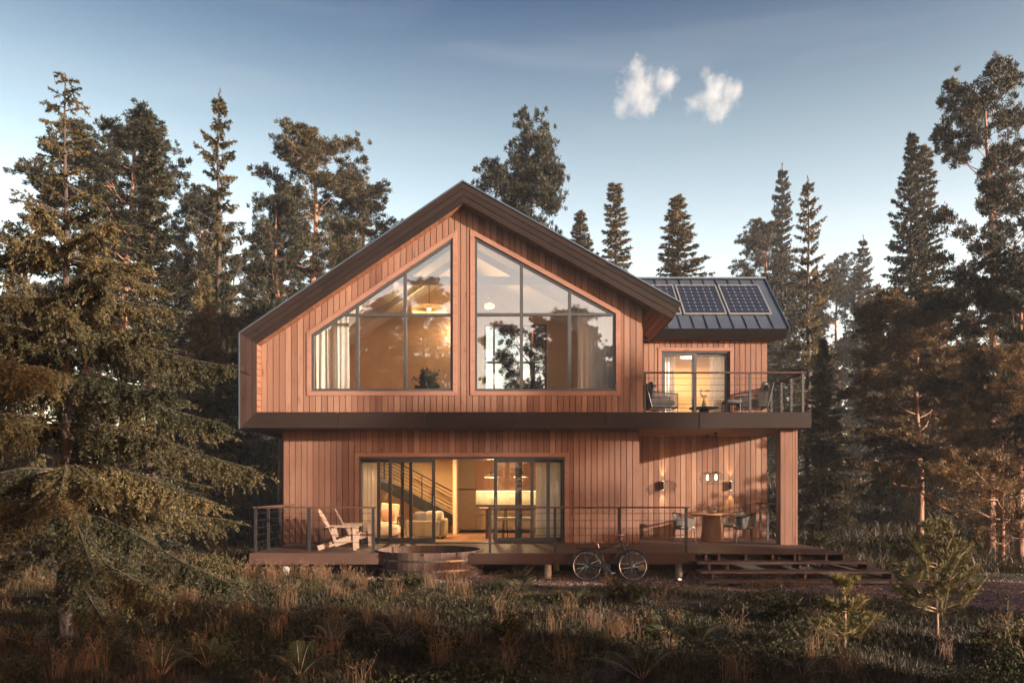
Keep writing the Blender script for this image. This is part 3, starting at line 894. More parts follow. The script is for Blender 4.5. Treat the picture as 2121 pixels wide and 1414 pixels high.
for px in (796, 874):
    x = X(px, 25.55); mb.box(x - 0.02, x + 0.02, 25.53, 25.57, sz0 + sl * (x - sx0) + 0.1, sz0 + sl * (x - sx0) + 0.97)
mb.build('stair_railing', 'black_metal', stair)

# ------------------------------------------------------------------ deck, steps, railings, tub
TX, TY, TR = X(890, 18.45), 18.45, 1.237
DX_L, DX_R, DY0 = -5.85, 7.45, 17.63
deck = thing('deck', 'low dark timber deck wrapping the front of the house', 'deck', (0, 19, 0))
mb = MB()
nb = 22; bw_ = (YL - 0.012 - DY0) / nb
for i in range(nb):
    y0 = DY0 + i * bw_ + 0.003; y1 = DY0 + (i + 1) * bw_ - 0.003
    dy = max(0.0, max(0, min(abs(y0 - TY), abs(y1 - TY)) if not (y0 < TY < y1) else 0))
    r = random.random()
    if dy < TR + 0.02:
        hc = math.sqrt(max(0, (TR + 0.02) ** 2 - dy * dy))
        mb.box(DX_L, TX - hc, y0, y1, DECK - 0.028, DECK, r); mb.box(TX + hc, DX_R, y0, y1, DECK - 0.028, DECK, random.random())
    else: mb.box(DX_L, DX_R, y0, y1, DECK - 0.028, DECK, r)
for i in range(17):
    y0 = YL - 0.008 + i * 0.141
    mb.box(3.36, DX_R, y0, y0 + 0.137, DECK - 0.028, DECK)
mb.build('board', 'deck_wood', deck)['kind'] = 'stuff'
mb = MB()
hc = math.sqrt(TR ** 2 - (TY - DY0) ** 2)
mb.box(DX_L, TX - hc, DY0 + 0.002, DY0 + 0.04, 0.353, DECK - 0.03); mb.build('fascia', 'deck_wood', deck); mb = MB(); mb.box(TX + hc, 4.08, DY0 + 0.002, DY0 + 0.04, 0.353, DECK - 0.03); mb.build('fascia', 'deck_wood', deck); mb = MB()
mb.box(DX_L, DX_L + 0.038, DY0 + 0.041, YL, 0.353, DECK - 0.03); mb.build('fascia', 'deck_wood', deck); mb = MB(); mb.box(DX_R - 0.04, DX_R, DY0 + 0.3, YB, 0.353, DECK - 0.03); mb.build('fascia', 'deck_wood', deck); mb = MB()
mb.box(4.042, 4.08, DY0 + 0.041, YB, 0.353, DECK - 0.03)
mb.build('fascia', 'deck_wood', deck)
mb = MB()
for x in np.arange(-5.6, 7.4, 0.6):
    if abs(x - TX) > 1.3: mb.box(x, x + 0.05, DY0 + 0.05, YL - 0.02, 0.40, DECK - 0.032)
    else: mb.box(x, x + 0.05, TY + 1.3, YL - 0.02, 0.40, DECK - 0.032)
for x in np.arange(4.3, 7.4, 0.6): mb.box(x, x + 0.05, YL - 0.01, YB - 0.02, 0.40, DECK - 0.032)
mb.build('joist', 'bark_shade', deck)['kind'] = 'stuff'
for px, d in ((592, 17.9), (1135, 17.82), (330, 21.0), (1406, 17.95)):
    if px == 330: continue
    x = X(px, d); zg = float(gz(x, d))
    mb = MB(); mb.lathe([(0.085, -0.15), (0.08, 0.30), (0.07, 0.40 - 0.05)], (x, d, zg), 16)
    mb.build('footing', 'concrete', deck, smooth=False)
for x in np.arange(-5.2, 7.4, 2.1):
    for y in (19.6, 21.5):
        if math.hypot(x - TX, y - TY) < 1.5: continue
        zg = float(gz(x, y)); mb = MB(); mb.lathe([(0.08, -0.15), (0.08, 0.40 - zg)], (x, y, zg), 12); mb.build('footing', 'concrete', deck)

steps = thing('deck_steps', 'four wide open timber steps leading from the deck down to the gravel', 'steps', (6, 17, 0))
ST = [(17.25, 0.435, 4.055, 7.82), (16.87, 0.27, 4.04, 8.17), (16.50, 0.105, 4.01, 8.55)]
py0, px1 = DY0, DX_R
for i, (y0, zt_, xa, xb) in enumerate(ST):
    mb = MB()
    mb.box(xa, xb, y0, y0 + 0.185, zt_ - 0.045, zt_); mb.box(xa, xb, y0 + 0.19, py0 + 0.10, zt_ - 0.044, zt_ - 0.001)
    mb.box(px1 - 0.06, px1 + (xb - px1) / 2 - 0.003, py0 + 0.103, 20.4, zt_ - 0.045, zt_); mb.box(px1 + (xb - px1) / 2 + 0.003, xb, py0 + 0.103, 20.4, zt_ - 0.045, zt_)
    mb.build('tread', 'step_wood', steps, bevel=0.004)
    py0, px1 = y0, xb
mb = MB()
ups = [(17.63, 0.572, 0.435, (1462, 1646, 1747)), (17.25, 0.39, 0.27, (1469, 1657, 1797)), (16.87, 0.225, 0.105, (1476, 1667, 1848)), (16.5, 0.06, -0.06, (1676,))]
for y0, z1, z0, pxs_ in ups:
    for p in pxs_:
        mb = MB(); x = X(p, y0 + 0.07); mb.box(x - 0.024, x + 0.024, y0 + 0.05, y0 + 0.5, z0 + 0.001, z1 - 0.001)
        mb.build('support', 'step_wood', steps)
mb = MB(); mb.box(4.3, 5.75, 18.0, 18.04, 0.39, 0.50); mb.box(6.35, 6.85, 18.0, 18.04, 0.39, 0.50); mb.build('bearer', 'step_wood', steps)

def railing(name, label, pts, posts, ztop, zs, ext=0.0, group='cable railings of the house', base=DECK, post_w=0.06):
    """pts: two or three (x, y) corners; posts: (x, y) list; zs: cable heights"""
    c = pts[0]
    r = thing(name, label, 'railing', (c[0], c[1], base), group)
    mb = MB()
    for i in range(len(pts) - 1):
        a_, b_ = Vector((*pts[i], ztop)), Vector((*pts[i + 1], ztop))
        d = (b_ - a_).normalized()
        e0 = ext if i == 0 else -0.04
        e1 = ext if i == len(pts) - 2 else 0.04
        mb.obox(a_ - d * e0 + Vector((0, 0, -0.02)), b_ + d * e1 + Vector((0, 0, -0.02 - 0.001 * i)), 0.11, 0.035)
    mb.build('top_rail', 'deck_rail', r, bevel=0.003)
    for x, y in posts:
        mb = MB(); mb.box(x - post_w / 2, x + post_w / 2, y - 0.02, y + 0.02, base, ztop - 0.038); mb.build('post', 'rail_metal', r)
    for z in zs:
        mb = MB()
        for i in range(len(pts) - 1): mb.tube([(*pts[i], z), (*pts[i + 1], z)], 0.0055, 6)
        mb.build('cable', 'cable_steel', r)
    return r
wood('deck_rail', [(0.075, 0.042, 0.034), (0.09, 0.05, 0.04)], 'X', 0.5)
RYD = 17.75
zc = [Z(p, RYD) for p in (1062.6, 1077.4, 1092.8, 1107.6, 1123)]
zt_ = Z(1048.5, RYD)
xl = X(529.5, RYD)
railing('deck_railing', 'dark cable railing round the left corner of the deck by the slatted armchairs', [(xl, 20.7), (xl, RYD), (X(777, RYD), RYD)],
        [(xl, RYD), (xl, 18.68), (xl, 19.64), (X(640.5, RYD), RYD), (X(773, RYD), RYD)], zt_, zc, 0.03)
railing('deck_railing', 'dark cable railing behind the bicycle along the front of the deck', [(X(1013, RYD), RYD), (X(1426, RYD), RYD)],
        [(X(p, RYD), RYD) for p in (1015, 1149.5, 1282, 1421)], zt_, zc, 0.02)
railing('deck_railing', 'short dark cable railing beside the porch dining chairs', [(7.2, 23.1), (7.2, 20.7)], [(7.2, 22.95), (7.2, 22.3), (7.2, 21.2)], zt_, zc, 0.03)
RYB = 20.12
zcb = [Z(p, RYB) for p in (783.3, 796.7, 809.6, 823, 836, 845)]
railing('balcony_railing', 'dark cable railing round the upstairs balcony', [(X(1333, RYB), RYB), (7.40, RYB), (7.40, YB - 0.05)],
        [(X(p, RYB), RYB) for p in (1335.5, 1439, 1553.5)] + [(7.39, RYB), (7.40, 20.98), (7.40, 21.75), (7.40, 22.6)], Z(770, RYB), zcb, 0.0, base=SLAB_T + 0.004)

tub = thing('hot_tub', 'round wooden hot tub with steel hoops sunk into the deck edge', 'hot tub', (TX, TY, 0.1))
zg = float(gz(TX, TY - 1.2)) - 0.1; ztub = DECK + 0.03
mb = MB(); ns = 64
for i in range(ns):
    a0 = 2 * math.pi * i / ns + 0.002; a1 = 2 * math.pi * (i + 1) / ns - 0.002
    ri = TR - 0.055
    q = [(TX + r * math.cos(a), TY + r * math.sin(a)) for r, a in ((ri, a0), (TR, a0), (TR, a1), (ri, a1))]
    mb.add([(x, y, zg) for x, y in q] + [(x, y, ztub) for x, y in q], [(3, 2, 1, 0), (4, 5, 6, 7), (0, 1, 5, 4), (1, 2, 6, 5), (2, 3, 7, 6), (3, 0, 4, 7)])
mb.build('staves', 'tub_wood', tub)
for z in (0.445, 0.23):
    mb = MB(); mb.lathe([(TR + 0.001, z - 0.022), (TR + 0.006, z - 0.022), (TR + 0.006, z + 0.022), (TR + 0.001, z + 0.022)], (TX, TY, 0), 96, cap=False)
    mb.build('hoop', 'hoop_steel', tub, smooth=False)
mb = MB(); mb.lathe([(TR - 0.08, 0.0), (TR - 0.08, 0.08)], (TX, TY, 0.28), 48); mb.build('water', 'water_black', tub)
for k in range(3):
    mb = MB(); t = -2.2 + k * 0.62; x, y = TX + (TR + 0.008) * math.cos(t), TY + (TR + 0.008) * math.sin(t)
    mb.pillow((x, y, ztub - 0.03), 0.05, 0.03, 0.04); mb.build('latch', 'black_metal', tub)
# ------------------------------------------------------------------ solar panels on the wing roof
PL = {0: 'solar panel partly hidden behind the edge of the main gable roof', 1: 'middle solar panel of the three on the wing roof', 2: 'solar panel nearest the outer end of the wing roof'}
for k, (xa, xb) in enumerate(((3.72, 4.97), (5.04, 6.29), (6.36, 7.61))):
    va, vb = 0.73, 2.45
    c = slope((xa + xb) / 2, va, 0.02)
    t_ = thing('solar_panel', PL[k], 'solar panel', c, 'solar panels on the wing roof')
    mb = MB(); up_ = (0, -su, cu); h = 0.06
    for p, q in ((slope(xa, va, h), slope(xb, va, h)), (slope(xa, vb, h), slope(xb, vb, h))): mb.obox(p, q, 0.035, 0.045, up_)
    for x in (xa + 0.0175, xb - 0.0175): mb.obox(slope(x, va + 0.018, h), slope(x, vb - 0.018, h), 0.035, 0.044, up_)
    mb.build('panel_frame', 'panel_frame', t_)
    mb = MB()
    x0, x1, v0, v1 = xa + 0.036, xb - 0.036, va + 0.019, vb - 0.019
    top = [slope(x, v, h + 0.012) for x, v in ((x0, v0), (x1, v0), (x1, v1), (x0, v1))]
    bot = [slope(x, v, h - 0.018) for x, v in ((x0, v0), (x1, v0), (x1, v1), (x0, v1))]
    mb.add(bot + top, [(3, 2, 1, 0), (4, 5, 6, 7), (0, 1, 5, 4), (1, 2, 6, 5), (2, 3, 7, 6), (3, 0, 4, 7)])
    o = mb.build('cells', 'solar_cells', t_)
    at_ = o.data.attributes.new('cell', 'FLOAT_VECTOR', 'POINT')
    at_.data.foreach_set('vector', np.array([0, 0, 0, 1, 0, 0, 1, 1, 0, 0, 1, 0] * 2, np.float32))

# ------------------------------------------------------------------ lamps
def point(loc, watts, col=(1.0, 0.66, 0.32), r=0.06, parent=None):
    l = bpy.data.lights.new('lamp_light', 'POINT'); l.energy = watts; l.color = col; l.shadow_soft_size = r
    o = bpy.data.objects.new('lamp_light', l); COL.objects.link(o); o.location = loc
    if parent is not None:
        o.parent = parent; o.location = Vector(loc) - parent.location
    return o
def wire_pendant(px, d, label):
    x = X(px, d); zc_ = SLAB_B + 0.003
    t_ = thing('pendant_lamp', label, 'pendant lamp', (x, d, zc_), 'wire pendant lamps over the porch table')
    mb = MB(); mb.lathe([(0.075, -0.045), (0.075, -0.03), (0.02, -0.0)], (x, d, zc_), 20); mb.lathe([(0.02, -0.075), (0.03, -0.045)], (x, d, zc_), 12); mb.build('canopy', 'black_metal', t_)
    z0 = 2.16
    mb = MB(); mb.tube([(x, d, zc_ - 0.05), (x, d, z0 + 0.36)], 0.006, 6); mb.build('cord', 'black_metal', t_)
    prof = [(0.015, 0.345), (0.06, 0.338), (0.12, 0.31), (0.175, 0.26), (0.215, 0.19), (0.235, 0.13), (0.185, 0.125), (0.185, 0.0)]
    mb = MB()
    for k in range(26):
        a = 2 * math.pi * k / 26
        mb.tube([(x + r * math.cos(a), d + r * math.sin(a), z0 + z) for r, z in prof], 0.0028, 4)
    for r, z in ((0.235, 0.13), (0.185, 0.0), (0.185, 0.065), (0.12, 0.31), (0.215, 0.19)):
        mb.tube([(x + r * math.cos(a), d + r * math.sin(a), z0 + z) for a in np.linspace(0, 2 * math.pi, 32, endpoint=False)], 0.0032, 4, closed=True)
    mb.build('lamp_shade', 'black_metal', t_)
    mb = MB(); mb.lathe([(0.022, 0.27), (0.022, 0.35)], (x, d, z0), 12); mb.build('socket', 'black_metal', t_)
    mb = MB(); mb.lathe([(0.004, 0.12), (0.024, 0.135), (0.034, 0.17), (0.028, 0.215), (0.014, 0.265)], (x, d, z0), 14); mb.build('light_bulb', 'bulb', t_, smooth=True)
    point((x, d, z0 + 0.10), 4, r=0.03, parent=t_)
wire_pendant(1465.5, 22.5, 'wire dome pendant lamp hanging nearer the porch wall')
wire_pendant(1483, 21.6, 'wire dome pendant lamp hanging nearer the deck edge')
for px, lab in ((1374, 'black up and down wall lamp by the inner corner of the porch wall'), (1515, 'black up and down wall lamp on the porch wall nearest the column')):
    x = X(px, 23.05); z = Z(1005, 23.05); y = YB - 0.085
    t_ = thing('wall_lamp', lab, 'wall lamp', (x, YB, z), 'wall lamps on the porch wall')
    mb = MB(); mb.lathe([(0.035, -0.125), (0.048, -0.125), (0.048, -0.012), (0.042, -0.01), (0.042, 0.01), (0.048, 0.012), (0.048, 0.125), (0.035, 0.125)], (x, y, z), 20)
    mb.build('body', 'black_metal', t_)
    mb = MB(); mb.box(x - 0.03, x + 0.03, YB - 0.04, YB - 0.001, z - 0.06, z + 0.06); mb.build('bracket', 'black_metal', t_)
    mb = MB(); mb.lathe([(0.032, 0.0), (0.032, 0.004)], (x, y, z + 0.126), 16); mb.lathe([(0.032, 0.0), (0.032, 0.004)], (x, y, z - 0.13), 16); mb.build('lens', 'led', t_)
    for sgn in (1, -1):
        l = bpy.data.lights.new('lamp_beam', 'SPOT'); l.energy = 15; l.color = (1, 0.66, 0.30); l.spot_size = R_(46); l.spot_blend = 0.6; l.shadow_soft_size = 0.02
        o = bpy.data.objects.new('lamp_beam', l); COL.objects.link(o); o.parent = t_; o.location = (0, y - YB + 0.0, sgn * 0.14)
        o.rotation_euler = (R_(180 - 8) if sgn > 0 else R_(8), 0, 0)
# small lit ground lamp at the foot of the deck
x, d = X(1408, 17.3), 17.3; zg = float(gz(x, d))
t_ = thing('ground_lamp', 'small lit ground lamp at the foot of the deck beside the bicycle', 'ground lamp', (x, d, zg))
mb = MB(); mb.lathe([(0.05, -0.05), (0.05, 0.03), (0.04, 0.045)], (x, d, zg), 16); mb.build('housing', 'black_metal', t_)
mb = MB(); mb.lathe([(0.036, 0.0), (0.03, 0.016)], (x, d, zg + 0.046), 14); mb.build('lens', 'foot_light', t_)
l = bpy.data.lights.new('lamp_beam', 'SPOT'); l.energy = 2.5; l.color = (1, 0.8, 0.55); l.spot_size = R_(50); l.shadow_soft_size = 0.02
o = bpy.data.objects.new('lamp_beam', l); COL.objects.link(o); o.parent = t_; o.location = (0, 0, 0.08); o.rotation_euler = (R_(180 + 25), 0, 0)

def cone_pendant(px, d, py, label):
    x = X(px, d); z0 = Z(py, d)
    t_ = thing('pendant_lamp', label, 'pendant lamp', (x, d, SLAB_B), 'white cone pendant lamps over the kitchen counter')
    mb = MB(); mb.tube([(x, d, SLAB_B), (x, d, z0 + 0.13)], 0.008, 6); mb.build('cord', 'trunk_wood', t_)
    mb = MB(); mb.lathe([(0.22, 0.0), (0.07, 0.09), (0.065, 0.115), (0.06, 0.11), (0.065, 0.085), (0.212, 0.0)], (x, d, z0), 28, cap=False); mb.build('lamp_shade', 'white_enamel', t_)
    mb = MB(); mb.lathe([(0.068, 0.108), (0.062, 0.14)], (x, d, z0), 16); mb.build('cap', 'black_metal', t_)
    mb = MB(); mb.lathe([(0.01, 0.0), (0.035, 0.02), (0.03, 0.06)], (x, d, z0), 12); mb.build('light_bulb', 'bulb', t_)
    point((x, d, z0 - 0.08), 32, r=0.05, parent=t_)
cone_pendant(1018, 23.2, 988, 'white cone pendant lamp over the counter, hanging in the open doorway')
cone_pendant(1079, 23.2, 988, 'white cone pendant lamp over the counter, seen through the closed door panels')
# unseen ceiling lamp added to light the living room (hidden by the wall), and the drum lamp upstairs
def drum_lamp(x, d, ztop, z0, rad, hgt, watts, label, name='ceiling_lamp'):
    t_ = thing(name, label, 'ceiling lamp', (x, d, ztop))
    mb = MB(); mb.lathe([(0.07, -0.03), (0.07, 0.0)], (x, d, ztop), 16)
    if ztop - z0 - hgt > 0.05: mb.tube([(x, d, ztop - 0.02), (x, d, z0 + hgt)], 0.008, 6)
    mb.build('cord', 'black_metal', t_)
    mb = MB(); mb.lathe([(rad, 0), (rad, hgt), (rad - 0.012, hgt), (rad - 0.012, 0)], (x, d, z0), 32, cap=False); mb.build('lamp_shade', 'lamp_cloth', t_)
    mb = MB(); mb.lathe([(0.03, 0), (0.05, 0.04), (0.03, 0.1)], (x, d, z0 + hgt * 0.4), 12); mb.build('light_bulb', 'bulb', t_)
    point((x, d, z0 + hgt * 0.5), watts, r=0.09, parent=t_)
drum_lamp(-3.3, 23.6, SLAB_B, 3.22, 0.28, 0.2, 290, 'added unseen cloth ceiling lamp lighting the living room above the sofa')
dd = 23.4
drum_lamp(X(889, dd), dd, 8.2, Z(646, dd), 0.52, 0.13, 24, 'broad glowing drum lamp hanging in the room upstairs')
drum_lamp(5.5, 24.7, 6.35, 6.12, 0.25, 0.16, 105, 'added round cloth ceiling lamp lighting the balcony room')  # lamp added to brighten the room behind the balcony door
drum_lamp(X(1014, 24.6), 24.6, 8.0, Z(637, 24.6), 0.15, 0.10, 26, 'small cloth lamp hanging high in the right upstairs room')
t_ = thing('table_lamp', 'small white cone table lamp in the right upstairs room', 'table lamp', (X(1080, 24.6), 24.6, Z(806, 24.6)))
x, d, z = t_.location
mb = MB(); mb.lathe([(0.07, 0), (0.07, 0.02), (0.015, 0.03), (0.015, 0.22)], (x, d, z), 16); mb.build('base', 'black_metal', t_)
mb = MB(); mb.lathe([(0.14, 0.17), (0.04, 0.34), (0.032, 0.34), (0.13, 0.17)], (x, d, z), 20, cap=False); mb.build('lamp_shade', 'lamp_cloth', t_)
t_ = thing('side_table', 'dark side table under the small cone lamp upstairs', 'side table', (x, d, SLAB_T))
mb = MB(); mb.box(x - 0.3, x + 0.3, d - 0.25, d + 0.25, z - 0.04, z); mb.build('table_top', 'black_metal', t_)
for sx in (-1, 1):
    for sy in (-1, 1):
        mb = MB(); mb.box(x + sx * 0.27 - 0.02, x + sx * 0.27 + 0.02, d + sy * 0.22 - 0.02, d + sy * 0.22 + 0.02, SLAB_T + 0.003, z - 0.041); mb.build('leg', 'black_metal', t_)

x, d, z = -1.72, 24.98, Z(690, 24.98)
t_ = thing('wall_lamp', 'small wall lamp glowing behind the post between the gable windows', 'wall lamp', (x, d, z))
mb = MB(); mb.lathe([(0.05, -0.09), (0.06, 0.0), (0.05, 0.09)], (x, d - 0.09, z), 16); mb.build('lamp_shade', 'lamp_cloth', t_)
mb = MB(); mb.box(x - 0.03, x + 0.03, d - 0.04, d, z - 0.05, z + 0.05); mb.build('bracket', 'black_metal', t_)
point((x - 0.02, d - 0.25, z), 11, r=0.06, parent=t_)
# ------------------------------------------------------------------ curtains
def curtain(x0, x1, y, zb, ztop, label, folds, amp=0.022):
    n = folds * 10
    t_ = MB(); vs = []; fs = []
    ph = random.random() * 6
    for i in range(n + 1):
        u = i / n; x = x0 + (x1 - x0) * u
        a = amp * (0.7 + 0.3 * math.sin(u * 5 + ph)); s_ = math.sin(2 * math.pi * folds * u + 0.9 * math.sin(u * 9 + ph))
        for k in range(6):
            v = k / 5; zt__ = ztop(x) if callable(ztop) else ztop
            vs.append((x + 0.012 * math.sin(v * 3 + u * 20), y + a * s_ * (0.6 + 0.4 * (1 - v)), zb + (zt__ - zb) * v))
    for i in range(n):
        for k in range(5):
            fs.append((i * 6 + k, (i + 1) * 6 + k, (i + 1) * 6 + k + 1, i * 6 + k + 1))
    t_.add(vs, fs, 0.5)
    o = t_.build('curtain', 'curtain', None, smooth=True)
    m = o.modifiers.new('cloth_thickness', 'SOLIDIFY'); m.thickness = 0.003
    return tag(o, label, 'curtain', 'curtains inside the house')
curtain(X(649, 20.85), X(723, 20.85), 20.85, SLAB_T + 0.02, lambda x: min(gable_hi(x) - 0.14, 8), 'white curtain in the gable window beside the sunlit left cladding', 7)
curtain(X(1196, 20.85), X(1274, 20.85), 20.85, SLAB_T + 0.02, lambda x: min(gable_hi(x) - 0.14, 6.85), 'pale curtain at the low end of the right gable window', 8)
curtain(X(748, 21.4), X(782, 21.4), 21.4, DECK + 0.01, SLAB_B - 0.03, 'white floor length curtain at the sofa end of the sliding doors', 4)
curtain(X(1109, 21.4), X(1166, 21.4), 21.4, DECK + 0.01, SLAB_B - 0.03, 'white floor length curtain at the kitchen end of the sliding doors', 6)
curtain(X(1374, 23.6), X(1397, 23.6), 23.6, SLAB_T + 0.01, 6.3, 'narrow white curtain bunched in the balcony door', 4, 0.03)
curtain(X(1469, 23.6), X(1509, 23.6), 23.6, SLAB_T + 0.01, 6.3, 'broad cream curtain drawn across the balcony door', 7, 0.03)

# ------------------------------------------------------------------ furniture inside
def cushion(loc, size, rz, tilt, m, label, group=None):
    rot = Matrix.Rotation(rz, 3, 'Z') @ Matrix.Rotation(tilt, 3, 'X')
    mb = MB(); mb.pillow((0, 0, 0), *size, rot)
    o = mb.build('cushion', m, None, smooth=True); o.location = loc
    return tag(o, label, 'cushion', group)
sd_ = 22.7; sxa, sxb = X(838, sd_), X(923, sd_)
t_ = thing('sofa', 'low olive sofa with its back to the open doors', 'sofa', ((sxa + sxb) / 2, sd_, DECK))
mb = MB(); mb.box(sxa + 0.03, sxb - 0.16, sd_ - 0.04, sd_ + 0.12, DECK + 0.06, DECK + 0.52); mb.build('backrest', 'sofa_fabric', t_, bevel=0.03)
mb = MB(); mb.box(sxa, sxb - 0.155, sd_ + 0.125, sd_ + 0.9, DECK + 0.06, DECK + 0.36); mb.build('seat', 'sofa_fabric', t_, bevel=0.03)
mb = MB(); mb.box(sxb - 0.15, sxb, sd_ - 0.05, sd_ + 0.9, DECK + 0.06, DECK + 0.56); mb.build('arm', 'sofa_fabric', t_, bevel=0.03)
for x in (sxa + 0.1, sxb - 0.08):
    mb = MB(); mb.box(x - 0.03, x + 0.03, sd_, sd_ + 0.06, DECK + 0.001, DECK + 0.06); mb.build('leg', 'black_metal', t_)
    mb = MB(); mb.box(x - 0.03, x + 0.03, sd_ + 0.8, sd_ + 0.86, DECK + 0.001, DECK + 0.06); mb.build('leg', 'black_metal', t_)
cushion((X(871, 22.9), 22.93, DECK + 0.60), (0.42, 0.16, 0.36), 0.3, -0.25, 'cushion_pale', 'pale scatter cushion leaning on the sofa back by the doors')
cushion((X(893, 22.9), 22.96, DECK + 0.60), (0.40, 0.17, 0.40), -0.2, -0.2, 'cushion_cream', 'cream cushion between two others on the sofa')
cushion((X(908, 22.9), 23.0, DECK + 0.60), (0.30, 0.17, 0.40), -0.5, -0.2, 'cushion_cream', 'cream cushion tucked against the arm of the sofa')
ax, ad = X(803, 23.4), 23.4
t_ = thing('armchair', 'cream armchair with slim wooden legs in front of the stairs', 'armchair', (ax, ad, DECK))
mb = MB(); mb.obox((ax - 0.02, ad + 0.28, DECK + 0.42), (ax + 0.02, ad + 0.44, DECK + 0.98), 0.56, 0.13, (0, 1, 0)); mb.build('backrest', 'cushion_cream', t_, bevel=0.03)
mb = MB(); mb.box(ax - 0.3, ax + 0.3, ad - 0.32, ad + 0.32, DECK + 0.30, DECK + 0.46); mb.build('seat', 'cushion_cream', t_, bevel=0.03)
for sx in (-1, 1):
    mb = MB(); mb.tube([(ax + sx * 0.33, ad - 0.3, DECK + 0.001), (ax + sx * 0.33, ad - 0.26, DECK + 0.6), (ax + sx * 0.33, ad + 0.4, DECK + 0.66), (ax + sx * 0.33, ad + 0.48, DECK + 0.001)], 0.018, 8); mb.build('leg', 'trunk_wood', t_)
cushion((ax - 0.02, ad + 0.14, DECK + 0.66), (0.42, 0.15, 0.40), 0.1, -0.25, 'cushion_pink', 'dusty pink cushion on the cream armchair')
ox = X(800, 22.9)
t_ = thing('footstool', 'rounded cream footstool in front of the armchair', 'footstool', (ox, 22.6, DECK))
mb = MB(); mb.pillow((ox, 22.6, DECK + 0.26), 0.95, 0.62, 0.36, power=0.35); mb.build('seat', 'cushion_cream', t_, smooth=True)
for sx in (-1, 1):
    for sy in (-1, 1):
        mb = MB(); mb.tube([(ox + sx * 0.3, 22.6 + sy * 0.18, DECK + 0.001), (ox + sx * 0.28, 22.6 + sy * 0.17, DECK + 0.14)], 0.02, 8); mb.build('leg', 'black_metal', t_)

kd = 25.9
t_ = thing('kitchen_cabinets', 'brown kitchen wall with tall cupboard, wood panels and lit marble splashback', 'kitchen', (X(1050, kd), kd, DECK))
xa, xb, xc = X(946, kd), X(985, kd), 3.1
mb = MB(); mb.box(xa, xb - 0.004, kd, 26.58, DECK + 0.1, 2.02 - 0.02); mb.box(xa, xb - 0.004, kd, 26.58, 2.03, SLAB_B - 0.3); mb.box(xa, xc, kd + 0.03, 26.58, SLAB_B - 0.295, SLAB_B)
mb.build('tall_cupboard', 'cabinet', t_, bevel=0.004)
zu0, zu1 = Z(1016, kd), Z(961, kd)
for i in range(6):
    a_ = xb + (xc - xb) * i / 6; b_ = xb + (xc - xb) * (i + 1) / 6 - 0.006
    mb = MB(); mb.box(a_, b_, kd + 0.02, 26.58, zu0, SLAB_B - 0.30); mb.build('cupboard_door', 'kitchen_wood', t_)
    mb = MB(); mb.box(a_, b_, kd - 0.02, 26.2, DECK + 0.1, DECK + 0.56); mb.box(a_, b_, kd - 0.02, 26.2, DECK + 0.575, DECK + 0.86); mb.build('drawer', 'cabinet', t_)
mb = MB(); mb.box(xb, xc, 26.35, 26.58, DECK + 0.905, zu0 - 0.002); mb.build('splashback', 'marble', t_)
mb = MB(); mb.box(xb, xc, kd - 0.04, 26.345, DECK + 0.865, DECK + 0.90); mb.build('worktop', 'black_metal', t_)
mb = MB(); mb.box(xb + 0.02, xc, 26.20, 26.24, zu0 - 0.022, zu0 - 0.003); mb.build('light_strip', 'led', t_)
al = bpy.data.lights.new('strip_light', 'AREA'); al.shape = 'RECTANGLE'; al.size = xc - xb; al.size_y = 0.04; al.energy = 5; al.color = (1, 0.74, 0.42)
o = bpy.data.objects.new('strip_light', al); COL.objects.link(o); o.parent = t_; o.location = Vector(((xb + xc) / 2, 26.18, zu0 - 0.03)) - t_.location
cd_ = 22.9; cxa, cxb = X(992, cd_), X(1135, cd_); zt3 = Z(1051.5, cd_)
t_ = thing('bar_table', 'pale topped wooden bar table standing in the kitchen', 'table', ((cxa + cxb) / 2, cd_, DECK))
mb = MB(); mb.box(cxa, cxb, cd_ - 0.1, cd_ + 0.75, zt3 - 0.05, zt3); mb.build('table_top', 'pale_wood', t_, bevel=0.006)
mb = MB(); mb.box(cxa + 0.19, cxa + 0.29, cd_, cd_ + 0.65, DECK + 0.001, zt3 - 0.051); mb.build('leg', 'trunk_wood', t_)
mb = MB(); mb.box(cxb - 0.29, cxb - 0.19, cd_, cd_ + 0.65, DECK + 0.001, zt3 - 0.051); mb.build('leg', 'trunk_wood', t_)
def stool(loc, rz, label):
    t_ = thing('bar_stool', label, 'bar stool', (0, 0, 0), 'bar stools at the kitchen table')
    mb = MB(); mb.box(-0.19, 0.19, -0.19, 0.19, 0.56, 0.63); mb.build('seat', 'cushion_cream', t_, bevel=0.02)
    mb = MB(); mb.tube([(-0.2, -0.18, 0.84), (-0.21, 0.05, 0.86), (-0.1, 0.22, 0.87), (0.1, 0.22, 0.87), (0.21, 0.05, 0.86), (0.2, -0.18, 0.84)], 0.045, 8); mb.build('backrest', 'trunk_wood', t_)
    for sx in (-1, 1):
        for sy in (-1, 1):
            mb = MB(); mb.tube([(sx * 0.2, sy * 0.2, 0.002), (sx * 0.17, sy * 0.17, 0.56)], 0.014, 6)
            if sy > 0: mb.tube([(sx * 0.17, sy * 0.17, 0.56), (sx * 0.15, 0.2, 0.84)], 0.012, 6)
            mb.build('leg', 'black_metal', t_)
    mb = MB()
    for s_ in (-1, 1): mb.tube([(-0.19, s_ * 0.19, 0.2), (0.19, s_ * 0.19, 0.2)], 0.01, 6)
    mb.build('stretcher', 'black_metal', t_)
    return place(t_, loc, rz)
s1 = stool((X(1037, 22.45), 22.45, DECK), math.pi, 'bar stool standing nearest the open doorway')
s2 = copy_tree(s1); place(s2, (X(1056, 22.6), 22.5, DECK), math.pi + 0.1, None, 'bar stool in the middle of the kitchen table row')
s3 = copy_tree(s1); place(s3, (X(1090, 22.5), 22.5, DECK), math.pi - 0.1, None, 'bar stool standing nearest the kitchen curtain')

